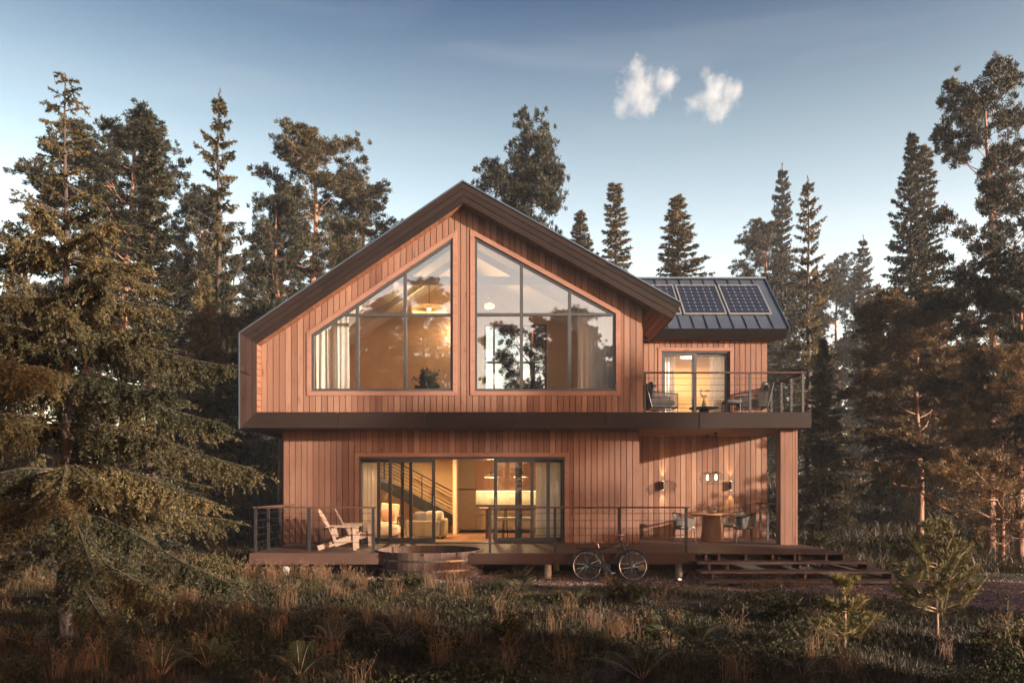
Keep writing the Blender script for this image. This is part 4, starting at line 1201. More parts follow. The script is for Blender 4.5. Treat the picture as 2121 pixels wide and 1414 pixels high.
# ------------------------------------------------------------------ slatted armchairs on the deck (facing +X)
def adirondack():
    t_ = thing('slatted_armchair', '', 'armchair', (0, 0, 0), 'slatted wooden armchairs on the deck')
    for s_ in (-1, 1):
        y = s_ * 0.27
        mb = MB(); mb.obox((0.42, y, 0.33), (-0.52, y, 0.055), 0.03, 0.12); mb.build('seat_rail', 'pale_wood', t_)
        mb = MB(); mb.obox((0.36, y * 1.13, 0.0), (0.34, y * 1.13, 0.545), 0.026, 0.085, (1, 0, 0)); mb.build('leg', 'pale_wood', t_)
        mb = MB(); mb.obox((-0.10, y * 1.13, 0.17), (-0.20, y * 1.13, 0.545), 0.03, 0.07, (1, 0, 0)); mb.build('leg', 'pale_wood', t_)
        mb = MB(); mb.obox((-0.34, y * 1.2, 0.56), (0.46, y * 1.2, 0.565), 0.11, 0.022); mb.build('arm', 'pale_wood', t_, bevel=0.006)
    mb = MB()
    for k in range(7):
        x = 0.43 - k * 0.085; z = 0.40 - k * 0.026; mb.box(x - 0.036, x + 0.036, -0.27, 0.27, z - 0.012, z + 0.012)
    mb.build('seat', 'pale_wood', t_)
    mb = MB()
    for k in range(6):
        u = (k - 2.5) / 2.5; top = 0.98 - 0.12 * u * u
        b0 = Vector((-0.14, u * 0.20, 0.22)); b1 = Vector((-0.14 - 0.40 * (top - 0.22) / 0.76, u * 0.29, top))
        mb.obox(b0, b1, 0.066, 0.018, (1, 0, 0.4))
    mb.obox((-0.30, -0.27, 0.48), (-0.30, 0.27, 0.48), 0.03, 0.07, (1, 0, 0)); mb.obox((-0.47, -0.24, 0.78), (-0.47, 0.24, 0.78), 0.025, 0.06, (1, 0, 0))
    mb.build('backrest', 'pale_wood', t_)
    return t_
c1 = adirondack(); place(c1, (X(706, 18.7), 18.75, DECK), 0.10, 0.97, 'pale slatted garden armchair close behind the deck railing')
c2 = copy_tree(c1); place(c2, (X(737, 20.0), 20.0, DECK), 0.18, 0.98, 'slatted garden armchair farther back, next to the house wall')

# ------------------------------------------------------------------ rope chairs
def rope_chair(mat_rope, mat_seat, w_=0.58, d_=0.56, hs=0.43, hb=0.80, ha=0.64, group='', sq=2.0):
    """front towards +X"""
    t_ = thing('rope_chair', '', 'chair', (0, 0, 0), group)
    th = np.linspace(-2.25, 2.25, 30)
    def pt(a, k, z): 
        c, s_ = -math.cos(a), math.sin(a)
        e = 2.0 / sq
        return Vector((math.copysign(abs(c) ** e, c) * d_ / 2 * k, math.copysign(abs(s_) ** e, s_) * w_ / 2 * k, z))
    def top(a): return ha + (hb - ha) * (0.5 + 0.5 * math.cos(min(abs(a) * 1.25, math.pi)))
    mb = MB(); mb.tube([pt(a, 1.06, top(a)) for a in th], 0.014, 8)
    mb.tube([pt(a, 0.88, hs - 0.05) for a in np.linspace(0, 2 * math.pi, 32, endpoint=False)], 0.014, 8, closed=True)
    mb.build('frame', 'black_metal', t_)
    mb = MB()
    for a in np.linspace(-2.2, 2.2, 46): mb.tube([pt(a, 1.06, top(a)), pt(a, 0.99, (top(a) + hs) / 2), pt(a, 0.885, hs - 0.05)], 0.0085, 5)
    mb.build('backrest', mat_rope, t_)
    mb = MB(); mb.pillow((0, 0, hs - 0.01), d_ * 0.84, w_ * 0.84, 0.09, power=0.5); mb.build('seat', mat_seat, t_, smooth=True)
    for sx in (-1, 1):
        for sy in (-1, 1):
            mb = MB(); mb.tube([(sx * d_ * 0.40, sy * w_ * 0.40, 0.002), (sx * d_ * 0.33, sy * w_ * 0.33, hs - 0.05)], [0.010, 0.014], 8); mb.build('leg', 'black_metal', t_)
    return t_
g_ = 'rope backed dining chairs round the porch table'
r1 = rope_chair('rope_grey', 'cushion_pale', group=g_)
place(r1, (X(1417, 21.0), 21.0, DECK), 0.25, None, 'grey rope chair on the door side of the round porch table')
r2 = copy_tree(r1); place(r2, (X(1541, 20.95), 20.95, DECK), math.pi - 0.2, None, 'grey rope chair on the column side, nearer the deck edge')
r3 = copy_tree(r1); place(r3, (X(1521, 22.0), 22.05, DECK), math.pi + 0.5, None, 'grey rope chair half hidden at the wall side of the porch table')
td = 21.6; tx = X(1474, td)
t_ = thing('round_table', 'round wooden pedestal table on the porch', 'table', (tx, td, DECK))
ztt = Z(1063, td)
mb = MB(); mb.lathe([(0.0, ztt - 0.045), (0.57, ztt - 0.045), (0.62, ztt - 0.02), (0.62, ztt), (0.0, ztt)], (tx, td, 0), 48, cap=False); mb.build('table_top', 'table_wood', t_)
mb = MB(); mb.lathe([(0.30, DECK + 0.001), (0.27, DECK + 0.25), (0.215, ztt - 0.046)], (tx, td, 0), 32); mb.build('pedestal', 'trunk_wood', t_)
t_ = thing('flower_bowl', 'bowl of pale dried flowers on the round porch table', 'flower bowl', (tx, td, ztt))
mb = MB(); mb.lathe([(0.05, 0.001), (0.13, 0.05), (0.15, 0.11), (0.14, 0.11), (0.12, 0.055), (0.0, 0.03)], (tx, td, ztt), 24, cap=False); mb.build('bowl', 'ceramic', t_)
mb = MB()
rs = random.Random(3)
for k in range(60):
    a = rs.random() * 6.28; r = 0.15 * math.sqrt(rs.random()); z = ztt + 0.10 + 0.13 * (1 - (r / 0.17) ** 2) * rs.uniform(0.4, 1)
    mb.pillow((tx + r * math.cos(a), td + r * math.sin(a), z), 0.055, 0.055, 0.045, Matrix.Rotation(rs.random() * 3, 3, 'X'), 4, rnd=rs.random())
mb.build('flowers', 'petals', t_)

# balcony lounge furniture
def lounge(group):
    """deep rope sided armchair, front towards +X"""
    t_ = thing('lounge_chair', '', 'armchair', (0, 0, 0), group)
    mb = MB()
    for s_ in (-1, 1):
        mb.tube([(0.36, s_ * 0.38, 0.003), (0.36, s_ * 0.38, 0.56), (-0.34, s_ * 0.38, 0.60), (-0.50, s_ * 0.38, 0.82)], 0.016, 8)
        mb.tube([(0.36, s_ * 0.38, 0.20), (-0.34, s_ * 0.38, 0.20), (-0.36, s_ * 0.38, 0.003)], 0.016, 8)
        mb.tube([(-0.34, s_ * 0.38, 0.20), (-0.50, s_ * 0.38, 0.82)], 0.016, 8)
    mb.tube([(-0.50, -0.38, 0.82), (-0.50, 0.38, 0.82)], 0.016, 8); mb.tube([(0.36, -0.38, 0.20), (0.36, 0.38, 0.20)], 0.016, 8); mb.tube([(-0.34, -0.38, 0.20), (-0.34, 0.38, 0.20)], 0.016, 8)
    mb.build('frame', 'black_metal', t_)
    for s_ in (-1, 1):
        mb = MB()
        for k in range(24):
            x = 0.35 - k * 0.03; mb.tube([(x, s_ * 0.38, 0.20), (x, s_ * 0.38, 0.56 + (0.36 - x) * 0.055)], 0.010, 5)
        mb.build('arm', 'rope_dark', t_)
    mb = MB()
    for k in range(24):
        y = -0.36 + k * 0.0313; mb.tube([(-0.34, y, 0.20), (-0.50, y, 0.82)], 0.009, 5)
    mb.build('backrest', 'rope_dark', t_)
    mb = MB(); mb.pillow((0.0, 0, 0.33), 0.70, 0.70, 0.20, power=0.35); mb.build('seat', 'cushion_dark', t_, smooth=True)
    mb = MB(); mb.pillow((-0.32, 0, 0.64), 0.16, 0.66, 0.46, Matrix.Rotation(-0.25, 3, 'Y'), power=0.4); mb.build('back_cushion', 'cushion_dark', t_, smooth=True)
    return t_
g_ = 'dark rope lounge chairs on the balcony'
l1 = lounge(g_); place(l1, (X(1368, 21.2), 21.2, SLAB_T + 0.004), 0.1, 1.0, 'dark rope lounge chair tucked against the gable wall on the balcony')
l2 = copy_tree(l1); place(l2, (X(1556, 21.1), 21.1, SLAB_T + 0.004), math.pi - 0.1, 1.0, 'dark rope lounge chair leaning back towards the outer balcony corner')
cushion((X(1347, 21.2), 21.0, SLAB_T + 0.72), (0.14, 0.40, 0.36), 0.2, 0.2, 'cushion_dark', 'dark cushion standing in the lounge chair by the gable wall')
cushion((X(1581, 21.1), 21.0, SLAB_T + 0.74), (0.14, 0.42, 0.34), -0.2, 0.1, 'cushion_pale', 'pale cushion in the lounge chair by the outer balcony corner')
fx, fd = X(1516, 20.9), 20.9
t_ = thing('footstool', 'low dark rope footstool beside the outer balcony chair', 'footstool', (fx, fd, SLAB_T + 0.004))
mb = MB(); mb.pillow((fx, fd, SLAB_T + 0.34), 0.46, 0.5, 0.12, power=0.35); mb.build('seat', 'cushion_dark', t_, smooth=True)
for sx in (-1, 1):
    for sy in (-1, 1):
        mb = MB(); mb.tube([(fx + sx * 0.2, fd + sy * 0.22, SLAB_T + 0.006), (fx + sx * 0.2, fd + sy * 0.22, SLAB_T + 0.31)], 0.014, 6); mb.build('leg', 'black_metal', t_)
vx, vd = X(1458, 21.8), 21.8
t_ = thing('coffee_table', 'low round coffee table in front of the balcony door', 'table', (vx, vd, SLAB_T + 0.004))
zt4 = Z(844, vd)
mb = MB(); mb.lathe([(0, zt4 - 0.03), (0.40, zt4 - 0.03), (0.40, zt4), (0, zt4)], (vx, vd, 0), 36, cap=False); mb.build('table_top', 'black_metal', t_)
mb = MB(); mb.lathe([(0.2, SLAB_T + 0.005), (0.12, zt4 - 0.031)], (vx, vd, 0), 24); mb.build('pedestal', 'black_metal', t_)
t_ = thing('flower_vase', 'small vase of white blossoms on the balcony coffee table', 'vase', (vx, vd, zt4))
mb = MB(); mb.lathe([(0.05, 0.001), (0.065, 0.06), (0.05, 0.15), (0.025, 0.20), (0.03, 0.22)], (vx, vd, zt4), 18); mb.build('vase', 'ceramic', t_, smooth=True)
mb = MB(); rs = random.Random(5)
tips = []
for k in range(9):
    a = rs.random() * 6.28; r = rs.uniform(0.05, 0.16); z = zt4 + rs.uniform(0.32, 0.50)
    tips.append((vx + r * math.cos(a), vd + r * math.sin(a), z)); mb.tube([(vx, vd, zt4 + 0.2), (vx + r * 0.3 * math.cos(a), vd + r * 0.3 * math.sin(a), zt4 + 0.3), tips[-1]], 0.004, 4)
mb.build('stems', 'trunk_wood', t_)
mb = MB()
for x, y, z in tips:
    for k in range(5): mb.pillow((x + rs.uniform(-.04, .04), y + rs.uniform(-.04, .04), z + rs.uniform(-.03, .03)), 0.05, 0.05, 0.035, Matrix.Rotation(rs.random() * 3, 3, 'Y'), 4, rnd=rs.random())
mb.build('blossoms', 'petals', t_)

# ------------------------------------------------------------------ bicycle (front towards +X)
bike = thing('bicycle', 'dark city bicycle leaning against the edge of the deck', 'bicycle', (0, 0, 0))
def arc(cx, cz, r, a0, a1, n=24, y=0.0): return [(cx + r * math.cos(a), y, cz + r * math.sin(a)) for a in np.linspace(a0, a1, n)]
for hx, nm in ((-0.505, 'rear'), (0.505, 'front')):
    mb = MB(); mb.tube(arc(hx, 0.335, 0.318, 0, 2 * math.pi, 49)[:-1], 0.018, 8, closed=True)
    wh = mb.build('wheel', 'rubber', bike, smooth=True)
    mb = MB(); mb.tube(arc(hx, 0.335, 0.296, 0, 2 * math.pi, 49)[:-1], 0.009, 6, closed=True); mb.build('rim', 'chrome', wh, smooth=True)
    mb = MB()
    for k in range(28):
        a = 2 * math.pi * k / 28; s_ = 1 if k % 2 else -1; o_ = 0.35 * (1 if (k // 2) % 2 else -1)
        mb.tube([(hx + 0.022 * math.cos(a + o_ * 3), 0.03 * s_, 0.335 + 0.022 * math.sin(a + o_ * 3)), (hx + 0.292 * math.cos(a), 0.0, 0.335 + 0.292 * math.sin(a))], 0.0022, 4)
    mb.build('spokes', 'chrome', wh)
    mb = MB(); mb.tube([(hx, -0.06, 0.335), (hx, 0.06, 0.335)], 0.022, 10); mb.build('hub', 'chrome', wh)
    mb = MB()
    if nm == 'rear': mb.tube(arc(hx, 0.335, 0.352, 0.15, 2.9), 0.018, 6)
    else: mb.tube(arc(hx, 0.335, 0.352, 0.75, 2.75), 0.018, 6)
    mb.build('mudguard', 'bike_paint', bike, smooth=True)
bb = (-0.08, 0, 0.29); stt = (-0.235, 0, 0.74); hb_, ht = (0.305, 0, 0.72), (0.265, 0, 0.855)
mb = MB()
mb.tube([bb, stt], 0.017, 10); mb.tube([(-0.225, 0, 0.71), (0.275, 0, 0.80)], 0.016, 10); mb.tube([bb, (0.30, 0, 0.735)], 0.018, 10); mb.tube([hb_, ht], 0.021, 10)
for s_ in (-1, 1):
    mb.tube([(-0.505, 0.06 * s_, 0.335), (bb[0], 0.035 * s_, bb[2])], 0.010, 8); mb.tube([(-0.505, 0.06 * s_, 0.335), (-0.225, 0.02 * s_, 0.70)], 0.009, 8)
mb.build('frame', 'bike_paint', bike, smooth=True)
mb = MB()
for s_ in (-1, 1): mb.tube([(0.31, 0.05 * s_, 0.71), (0.36, 0.05 * s_, 0.56), (0.43, 0.052 * s_, 0.42), (0.505, 0.055 * s_, 0.335)], [0.014, 0.013, 0.011, 0.009], 8)
mb.tube([(0.31, -0.055, 0.71), (0.31, 0.055, 0.71)], 0.014, 8)
mb.build('fork', 'bike_paint', bike, smooth=True)
mb = MB(); mb.tube([stt, (-0.26, 0, 0.82)], 0.012, 8); mb.build('seat_post', 'chrome', bike)
mb = MB(); mb.pillow((-0.33, 0, 0.845), 0.16, 0.17, 0.06, None, 8, 0.8); mb.pillow((-0.23, 0, 0.85), 0.20, 0.07, 0.05, None, 8, 0.8); mb.build('saddle', 'saddle_leather', bike, smooth=True)
mb = MB(); mb.tube([ht, (0.255, 0, 0.93), (0.29, 0, 0.955)], 0.012, 8)
for s_ in (-1, 1): mb.tube([(0.29, 0, 0.955), (0.33, 0.13 * s_, 0.97), (0.27, 0.25 * s_, 1.0), (0.13, 0.27 * s_, 0.985)], 0.010, 8)
hbar = mb.build('handlebar', 'chrome', bike, smooth=True)
mb = MB()
for s_ in (-1, 1): mb.tube([(0.20, 0.264 * s_, 0.992), (0.09, 0.275 * s_, 0.978)], 0.016, 8)
mb.build('grip', 'saddle_leather', hbar)
mb = MB(); mb.tube([(bb[0], -0.075, bb[2]), (bb[0], 0.075, bb[2])], 0.016, 8)
mb.tube([(bb[0], -0.075, bb[2]), (bb[0] + 0.12, -0.08, bb[2] - 0.12)], 0.009, 6); mb.tube([(bb[0], 0.075, bb[2]), (bb[0] - 0.12, 0.08, bb[2] + 0.12)], 0.009, 6)
mb.box(bb[0] + 0.08, bb[0] + 0.17, -0.17, -0.085, bb[2] - 0.132, bb[2] - 0.108); mb.box(bb[0] - 0.17, bb[0] - 0.08, 0.085, 0.17, bb[2] + 0.108, bb[2] + 0.132)
mb.build('crank', 'chrome', bike)
mb = MB(); mb.lathe([(0.095, -0.004), (0.095, 0.004)], (0, 0, 0), 28)
mb.v = [(bb[0] + a, -0.05 + c, bb[2] + b) for a, b, c in mb.v]
mb.obox((-0.50, -0.06, 0.355), (bb[0], -0.06, 0.36), 0.006, 0.06); mb.build('chain_guard', 'bike_paint', bike)
mb = MB()
for s_ in (-1, 1):
    mb.tube([(-0.22, 0.05 * s_, 0.715), (-0.72, 0.055 * s_, 0.73), (-0.76, 0.0, 0.73)], 0.006, 6); mb.tube([(-0.505, 0.062 * s_, 0.335), (-0.62, 0.055 * s_, 0.728)], 0.005, 6)
for x in (-0.35, -0.5, -0.65): mb.tube([(x, -0.055, 0.724), (x, 0.055, 0.724)], 0.005, 5)
mb.build('luggage_rack', 'black_metal', bike)
mb = MB(); mb.lathe([(0.028, 0), (0.036, 0.05), (0.036, 0.055)], (0, 0, 0), 16); mb.v = [(0.355 + c, a, 0.80 + b) for a, b, c in mb.v]; mb.build('headlight', 'chrome', bike)
bxx = (X(1216, 17.37) + X(1312, 17.37)) / 2
bike.location = (bxx, 17.37, float(gz(bxx, 17.37)) + 0.018); bike.rotation_euler = (R_(-10), 0, 0)

# potted tree standing in the left upstairs room
px_, pd_ = X(889, 21.6), 21.6
t_ = thing('potted_tree', 'bushy potted tree standing behind the left gable window', 'potted plant', (px_, pd_, SLAB_T))
mb = MB(); mb.lathe([(0.16, 0.004), (0.21, 0.34), (0.195, 0.34), (0.15, 0.3)], (px_, pd_, SLAB_T), 20); mb.build('pot', 'ceramic', t_)
mb = MB(); mb.tube([(px_, pd_, SLAB_T + 0.3), (px_ + 0.02, pd_, SLAB_T + 0.8)], 0.02, 8); mb.build('trunk', 'young_bark', t_)
POTTED = (t_, px_, pd_)
# ------------------------------------------------------------------ vegetation builders
RNG = np.random.default_rng(11)
def blades_mesh(name, P, D, L, W, rnd, m, flat=None, bend=None):
    """one narrow diamond leaf per entry"""
    n = len(P)
    D = unit(D)
    rv = RNG.normal(size=(n, 3)) if flat is None else flat
    S = unit(np.cross(D, rv))
    L = np.asarray(L)[:, None]; W = np.asarray(W)[:, None]
    mid = P + D * L * 0.42
    tip = P + D * L
    if bend is not None: tip = tip + bend
    V = np.stack([P, mid + S * W * 0.5, tip, mid - S * W * 0.5], 1).reshape(-1, 3)
    return V, np.full(n, 4), np.arange(4 * n), np.repeat(rnd, 4)
def needle_mesh(P, D, L, W, rnd):
    n = len(P); D = unit(D); S = unit(np.cross(D, RNG.normal(size=(n, 3)))) * (np.asarray(W) * 0.5)[:, None]
    V = np.stack([P - S, P + S, P + D * np.asarray(L)[:, None]], 1).reshape(-1, 3)
    return V, np.full(n, 3), np.arange(3 * n), np.repeat(rnd, 3)
def join_parts(name, parts, m):
    V = []; F = []; I = []; Rn = []; k = 0
    for v, f, i, r in parts:
        V.append(v); F.append(f); I.append(i + k); Rn.append(r); k += len(v)
    return big_mesh(name, np.concatenate(V), np.concatenate(F), np.concatenate(I), np.concatenate(Rn), m)

def limb_mesh(name, limbs, m, n=6):
    mb = MB()
    for pts, rad, k in limbs: mb.tube(pts, rad, k, 0.5)
    me = bpy.data.meshes.new(name)
    me.from_pydata(mb.v, [], mb.f)
    me.polygons.foreach_set('use_smooth', [True] * len(me.polygons))
    me.materials.append(MATS[m])
    return me

def spruce(seed, H, R, nb, dens=8.0, bl=0.16, bw=0.03, bd=20, hang=0.6, t0=0.08, env=None, a_lo=-0.1, a_hi=0.7, droop=0.45,
           blen=0.34, trunk_r=None, bare_top=0.0, mat='spruce_needles', lmin=0.12, gap=0.0, az_ok=None, tier=0.0, sub=0, lmax=1.1, spread=0.42):
    global RNG
    RNG = np.random.default_rng(seed)
    rs = RNG
    env = env or (lambda t: (1 - t) ** 0.85)
    trunk_r = trunk_r or H * 0.012
    limbs = []
    tk = [(0.02 * H * 0.1 * math.sin(k * 1.3 + seed), 0.02 * H * 0.1 * math.cos(k * 1.7 + seed), H * k / 12) for k in range(13)]
    tk[0] = (tk[0][0], tk[0][1], -0.3)
    def axis(z): 
        u = np.clip(z / H * 12, 0, 11.999); i = int(u); f = u - i
        return np.array(tk[i]) * (1 - f) + np.array(tk[i + 1]) * f
    limbs.append((tk, [trunk_r * (1 - k / 12.3) ** 1.05 + 0.004 for k in range(13)], 10))
    Ps, Ds, Ls, Ws, Rs = [], [], [], [], []
    for i in range(nb):
        t = t0 + (1 - t0) * ((i + rs.random()) / nb) ** 0.95
        if gap and rs.random() < gap: continue
        if tier and not (bare_top and t > 0.74): t = min(0.97, t0 + round((t - t0) / tier) * tier + rs.normal() * tier * 0.1)
        az = i * 2.39996 + rs.normal() * 0.35
        if az_ok is not None and not az_ok(t, az): continue
        L = R * env(t) * rs.uniform(0.62, 1.12) + lmin
        a = a_lo + (a_hi - a_lo) * t + rs.normal() * 0.08
        c = droop * (1 - 0.6 * t) * rs.uniform(0.7, 1.3); e = c * 0.55
        b0 = axis(t * H); dh = np.array([math.cos(az), math.sin(az), 0])
        sd_h = np.array([-dh[1], dh[0], 0])
        sway = rs.normal() * 0.08
        def pos(s):
            s = np.asarray(s, float)
            return b0 + dh * (L * s)[..., None] + sd_h * (sway * L * s * s)[..., None] + np.array([0, 0, 1]) * (L * (a * s - c * s * s + e * s ** 3))[..., None]
        ss = np.linspace(0, 1, 5)
        rr = trunk_r * 0.22 * (1 - t) ** 0.5 + 0.004
        limbs.append(([tuple(p) for p in pos(ss)], [max(0.003, rr * (1 - 0.85 * s)) for s in ss], 4))
        m_ = int(dens * L) + 4
        bare = bare_top if t > 0.74 else 0
        s = np.sort(rs.uniform(0.10, 1.0, m_)); s = 1 - (1 - s) * 0.97
        if bare: s = s[rs.random(len(s)) > bare]
        if len(s) == 0: continue
        p = pos(s); fwd = unit(pos(np.minimum(s + 0.05, 1.05)) - p)
        sg = np.where(np.arange(len(s)) % 2 == 0, 1.0, -1.0)
        side = unit(np.cross(fwd, [0, 0, 1.0])) * sg[:, None]
        hg = hang * rs.uniform(0.3, 1.4, len(s)) * (1 - 0.5 * t)
        d = unit(fwd * rs.uniform(0.4, 0.9, len(s))[:, None] + side * rs.uniform(0.5, 1.0, len(s))[:, None] + np.array([0, 0, -1.0]) * hg[:, None])
        ln = (blen * L * (1.08 - s) ** 0.55 * rs.uniform(0.5, 1.1, len(s))).clip(0.10, lmax)
        # the branch's own tip is a twig as well
        p = np.concatenate([p, pos(np.array([0.35, 0.6, 0.85]))]); d = np.concatenate([d, unit(pos(np.array([0.45, 0.7, 0.95])) - pos(np.array([0.35, 0.6, 0.85])))])
        ln = np.concatenate([ln, np.full(3, 0.28 * L)]); hgx = np.concatenate([hg, np.zeros(3)])
        if sub:   # side twigs make every hanging branchlet a spray
            jj = np.repeat(np.arange(len(p)), sub); uu = rs.uniform(0.15, 0.9, len(jj))
            s2 = unit(np.cross(d[jj], rs.normal(size=(len(jj), 3))))
            p2 = p[jj] + d[jj] * (ln[jj] * uu)[:, None] + np.array([0, 0, -1.0]) * (ln[jj] * uu * uu * 0.35 * (0.3 + hgx[jj]))[:, None]
            d2 = unit(d[jj] * 0.75 + s2 * 0.6 + np.array([0, 0, -0.25])); l2 = ln[jj] * rs.uniform(0.22, 0.5, len(jj)) * (1.1 - uu)
            p = np.concatenate([p, p2]); d = np.concatenate([d, d2]); ln = np.concatenate([ln, l2]); hgx = np.concatenate([hgx, hgx[jj] * 0.5])
        nk = (ln * bd).astype(int) + 3
        j = np.repeat(np.arange(len(p)), nk)
        u = rs.random(len(j))
        q = p[j] + d[j] * (ln[j] * u)[:, None] + np.array([0, 0, -1.0]) * (ln[j] * u * u * 0.35 * (0.3 + hgx[j]))[:, None]
        bdv = d[j] * rs.uniform(0.5, 1.0, len(j))[:, None] + rs.normal(size=(len(j), 3)) * spread + np.array([0, 0, -0.08])
        Ps.append(q); Ds.append(bdv)
        Ls.append(bl * rs.uniform(0.6, 1.25, len(j))); Ws.append(bw * rs.uniform(0.7, 1.3, len(j)))
        tone = rs.uniform(0.0, 0.55)
        Rs.append(np.clip(tone + rs.uniform(0, 0.45, len(j)) + 0.15 * (u - 0.5), 0, 1))
    # leader
    zt = np.linspace(0.86, 1.0, 26); q = np.array([axis(z * H) for z in zt])
    j = np.repeat(np.arange(26), 5 if not bare_top else 2)
    Ps.append(q[j]); Ds.append(np.concatenate([rs.normal(size=(len(j), 2)) * 0.6, np.ones((len(j), 1)) * 0.8], 1))
    Ls.append(np.full(len(j), bl * 1.1)); Ws.append(np.full(len(j), bw)); Rs.append(rs.random(len(j)))
    P = np.concatenate(Ps)
    part = needle_mesh(P, np.concatenate(Ds), np.concatenate(Ls), np.concatenate(Ws), np.concatenate(Rs))
    return limb_mesh('trunk', limbs, 'spruce_bark'), join_parts('crown', [part], mat), float(np.percentile(part[0][:, 2], 99.99))

def pine(seed, H, R, nl=26, t0=0.38, clump=0.42, per=85, bl=0.2, bw=0.028, mat='pine_needles', env=None, bark_m='pine_bark', lean=0.02, sub=5, trunk_r=None, flat=0.55, fork=False):
    global RNG
    RNG = np.random.default_rng(seed); rs = RNG
    env = env or (lambda t: 0.35 + 0.75 * np.sin(np.clip((1.02 - t) / (1.02 - t0), 0, 1) ** 0.75 * 2.2))
    trunk_r = trunk_r or H * 0.0135
    tk = [(lean * H * math.sin(k * 0.5 + seed) * k / 12, lean * H * math.cos(k * 0.45 + seed * 2) * k / 12, H * 0.97 * k / 12) for k in range(13)]
    tk[0] = (tk[0][0], tk[0][1], -0.3)
    def axis(t):
        u = min(max(t * 12, 0), 11.999); i = int(u); f = u - i
        return np.array(tk[i]) * (1 - f) + np.array(tk[i + 1]) * f
    limbs = [(tk, [trunk_r * (1 - k / 13.0) ** 0.75 + 0.012 for k in range(13)], 10)]
    C = []; Cs = []; Cd = []
    for i in range(nl):
        t = t0 + (1.0 - t0) * ((i + rs.uniform(0, 0.9)) / nl) ** 0.9
        az = i * 2.39996 + rs.normal() * 0.5
        L = R * env(t) * rs.uniform(0.6, 1.15)
        a = 0.05 + 0.75 * (t - t0) / (1 - t0) + rs.normal() * 0.15
        b0 = axis(t); dh = np.array([math.cos(az), math.sin(az), 0]); sh = np.array([-dh[1], dh[0], 0])
        k1, k2 = rs.normal() * 0.2, rs.uniform(0.05, 0.35)
        def pos(s): return b0 + dh * L * s + sh * L * k1 * s * s + np.array([0, 0, L * (a * s + k2 * s * s - 0.12 * math.sin(s * 6) * s)])
        pts = [pos(s) for s in np.linspace(0, 1, 6)]
        r0 = trunk_r * 0.34 * (1.15 - t)
        limbs.append(([tuple(p) for p in pts], [max(0.008, r0 * (1 - 0.8 * s)) for s in np.linspace(0, 1, 6)], 5))
        C.append(pts[-1]); Cs.append(rs.uniform(0.8, 1.2)); Cd.append(dh)
        for k in range(sub):
            s = rs.uniform(0.35, 0.97); p0 = pos(s)
            sg = 1 if k % 2 else -1  # rusty brown with the low sun's orange light put into the needle colour
            l2 = L * rs.uniform(0.18, 0.42) * (1.15 - s * 0.5)
            dd_ = unit(dh * rs.uniform(0.3, 0.9) + sh * sg * rs.uniform(0.3, 1.0) + np.array([0, 0, rs.uniform(-0.05, 0.6)]))
            p1 = p0 + dd_ * l2
            limbs.append(([tuple(p0), tuple((p0 + p1) / 2 + np.array([0, 0, -0.04 * l2])), tuple(p1)], [max(0.016, r0 * 0.35), 0.014, 0.010], 4))
            C.append(p1); Cs.append(rs.uniform(0.55, 1.1)); Cd.append(dd_)
            if l2 > 0.5: C.append((p0 + p1) / 2 + rs.normal(size=3) * 0.06); Cs.append(rs.uniform(0.5, 0.8)); Cd.append(dd_)
    for k in range(6): C.append(np.array(tk[-1]) + rs.normal(size=3) * 0.25 * np.array([1, 1, 0.8])); Cs.append(0.8); Cd.append(np.array([0, 0, 1.0]))
    C = np.array(C); Cs = np.array(Cs); Cd = unit(np.array(Cd))
    n = (per * Cs).astype(int)
    j = np.repeat(np.arange(len(C)), n)
    # several small tufts inside every clump give it a broken edge
    tuft = rs.normal(size=(len(C), 7, 3)) * np.array([1, 1, flat]) * (clump * 0.55 * Cs)[:, None, None]
    tk_ = rs.integers(0, 7, len(j))
    cen = C[j] + tuft[j, tk_]
    out = rs.normal(size=(len(j), 3)); out[:, 2] = np.abs(out[:, 2]) * 0.9 + 0.1
    dirv = unit(out + unit(tuft[j, tk_]) * 0.9 + Cd[j] * 0.5)
    P = cen + dirv * (clump * 0.12) + rs.normal(size=(len(j), 3)) * clump * 0.10
    tone = rs.uniform(0, 0.5, (len(C), 7))[j, tk_] + rs.uniform(0, 0.5, len(j))
    part = blades_mesh('crown', P, dirv, bl * rs.uniform(0.6, 1.2, len(j)), bw * rs.uniform(0.7, 1.3, len(j)), tone, mat)
    return limb_mesh('trunk', limbs, bark_m), join_parts('crown', [part], mat), float(np.percentile(part[0][:, 2], 99.9))

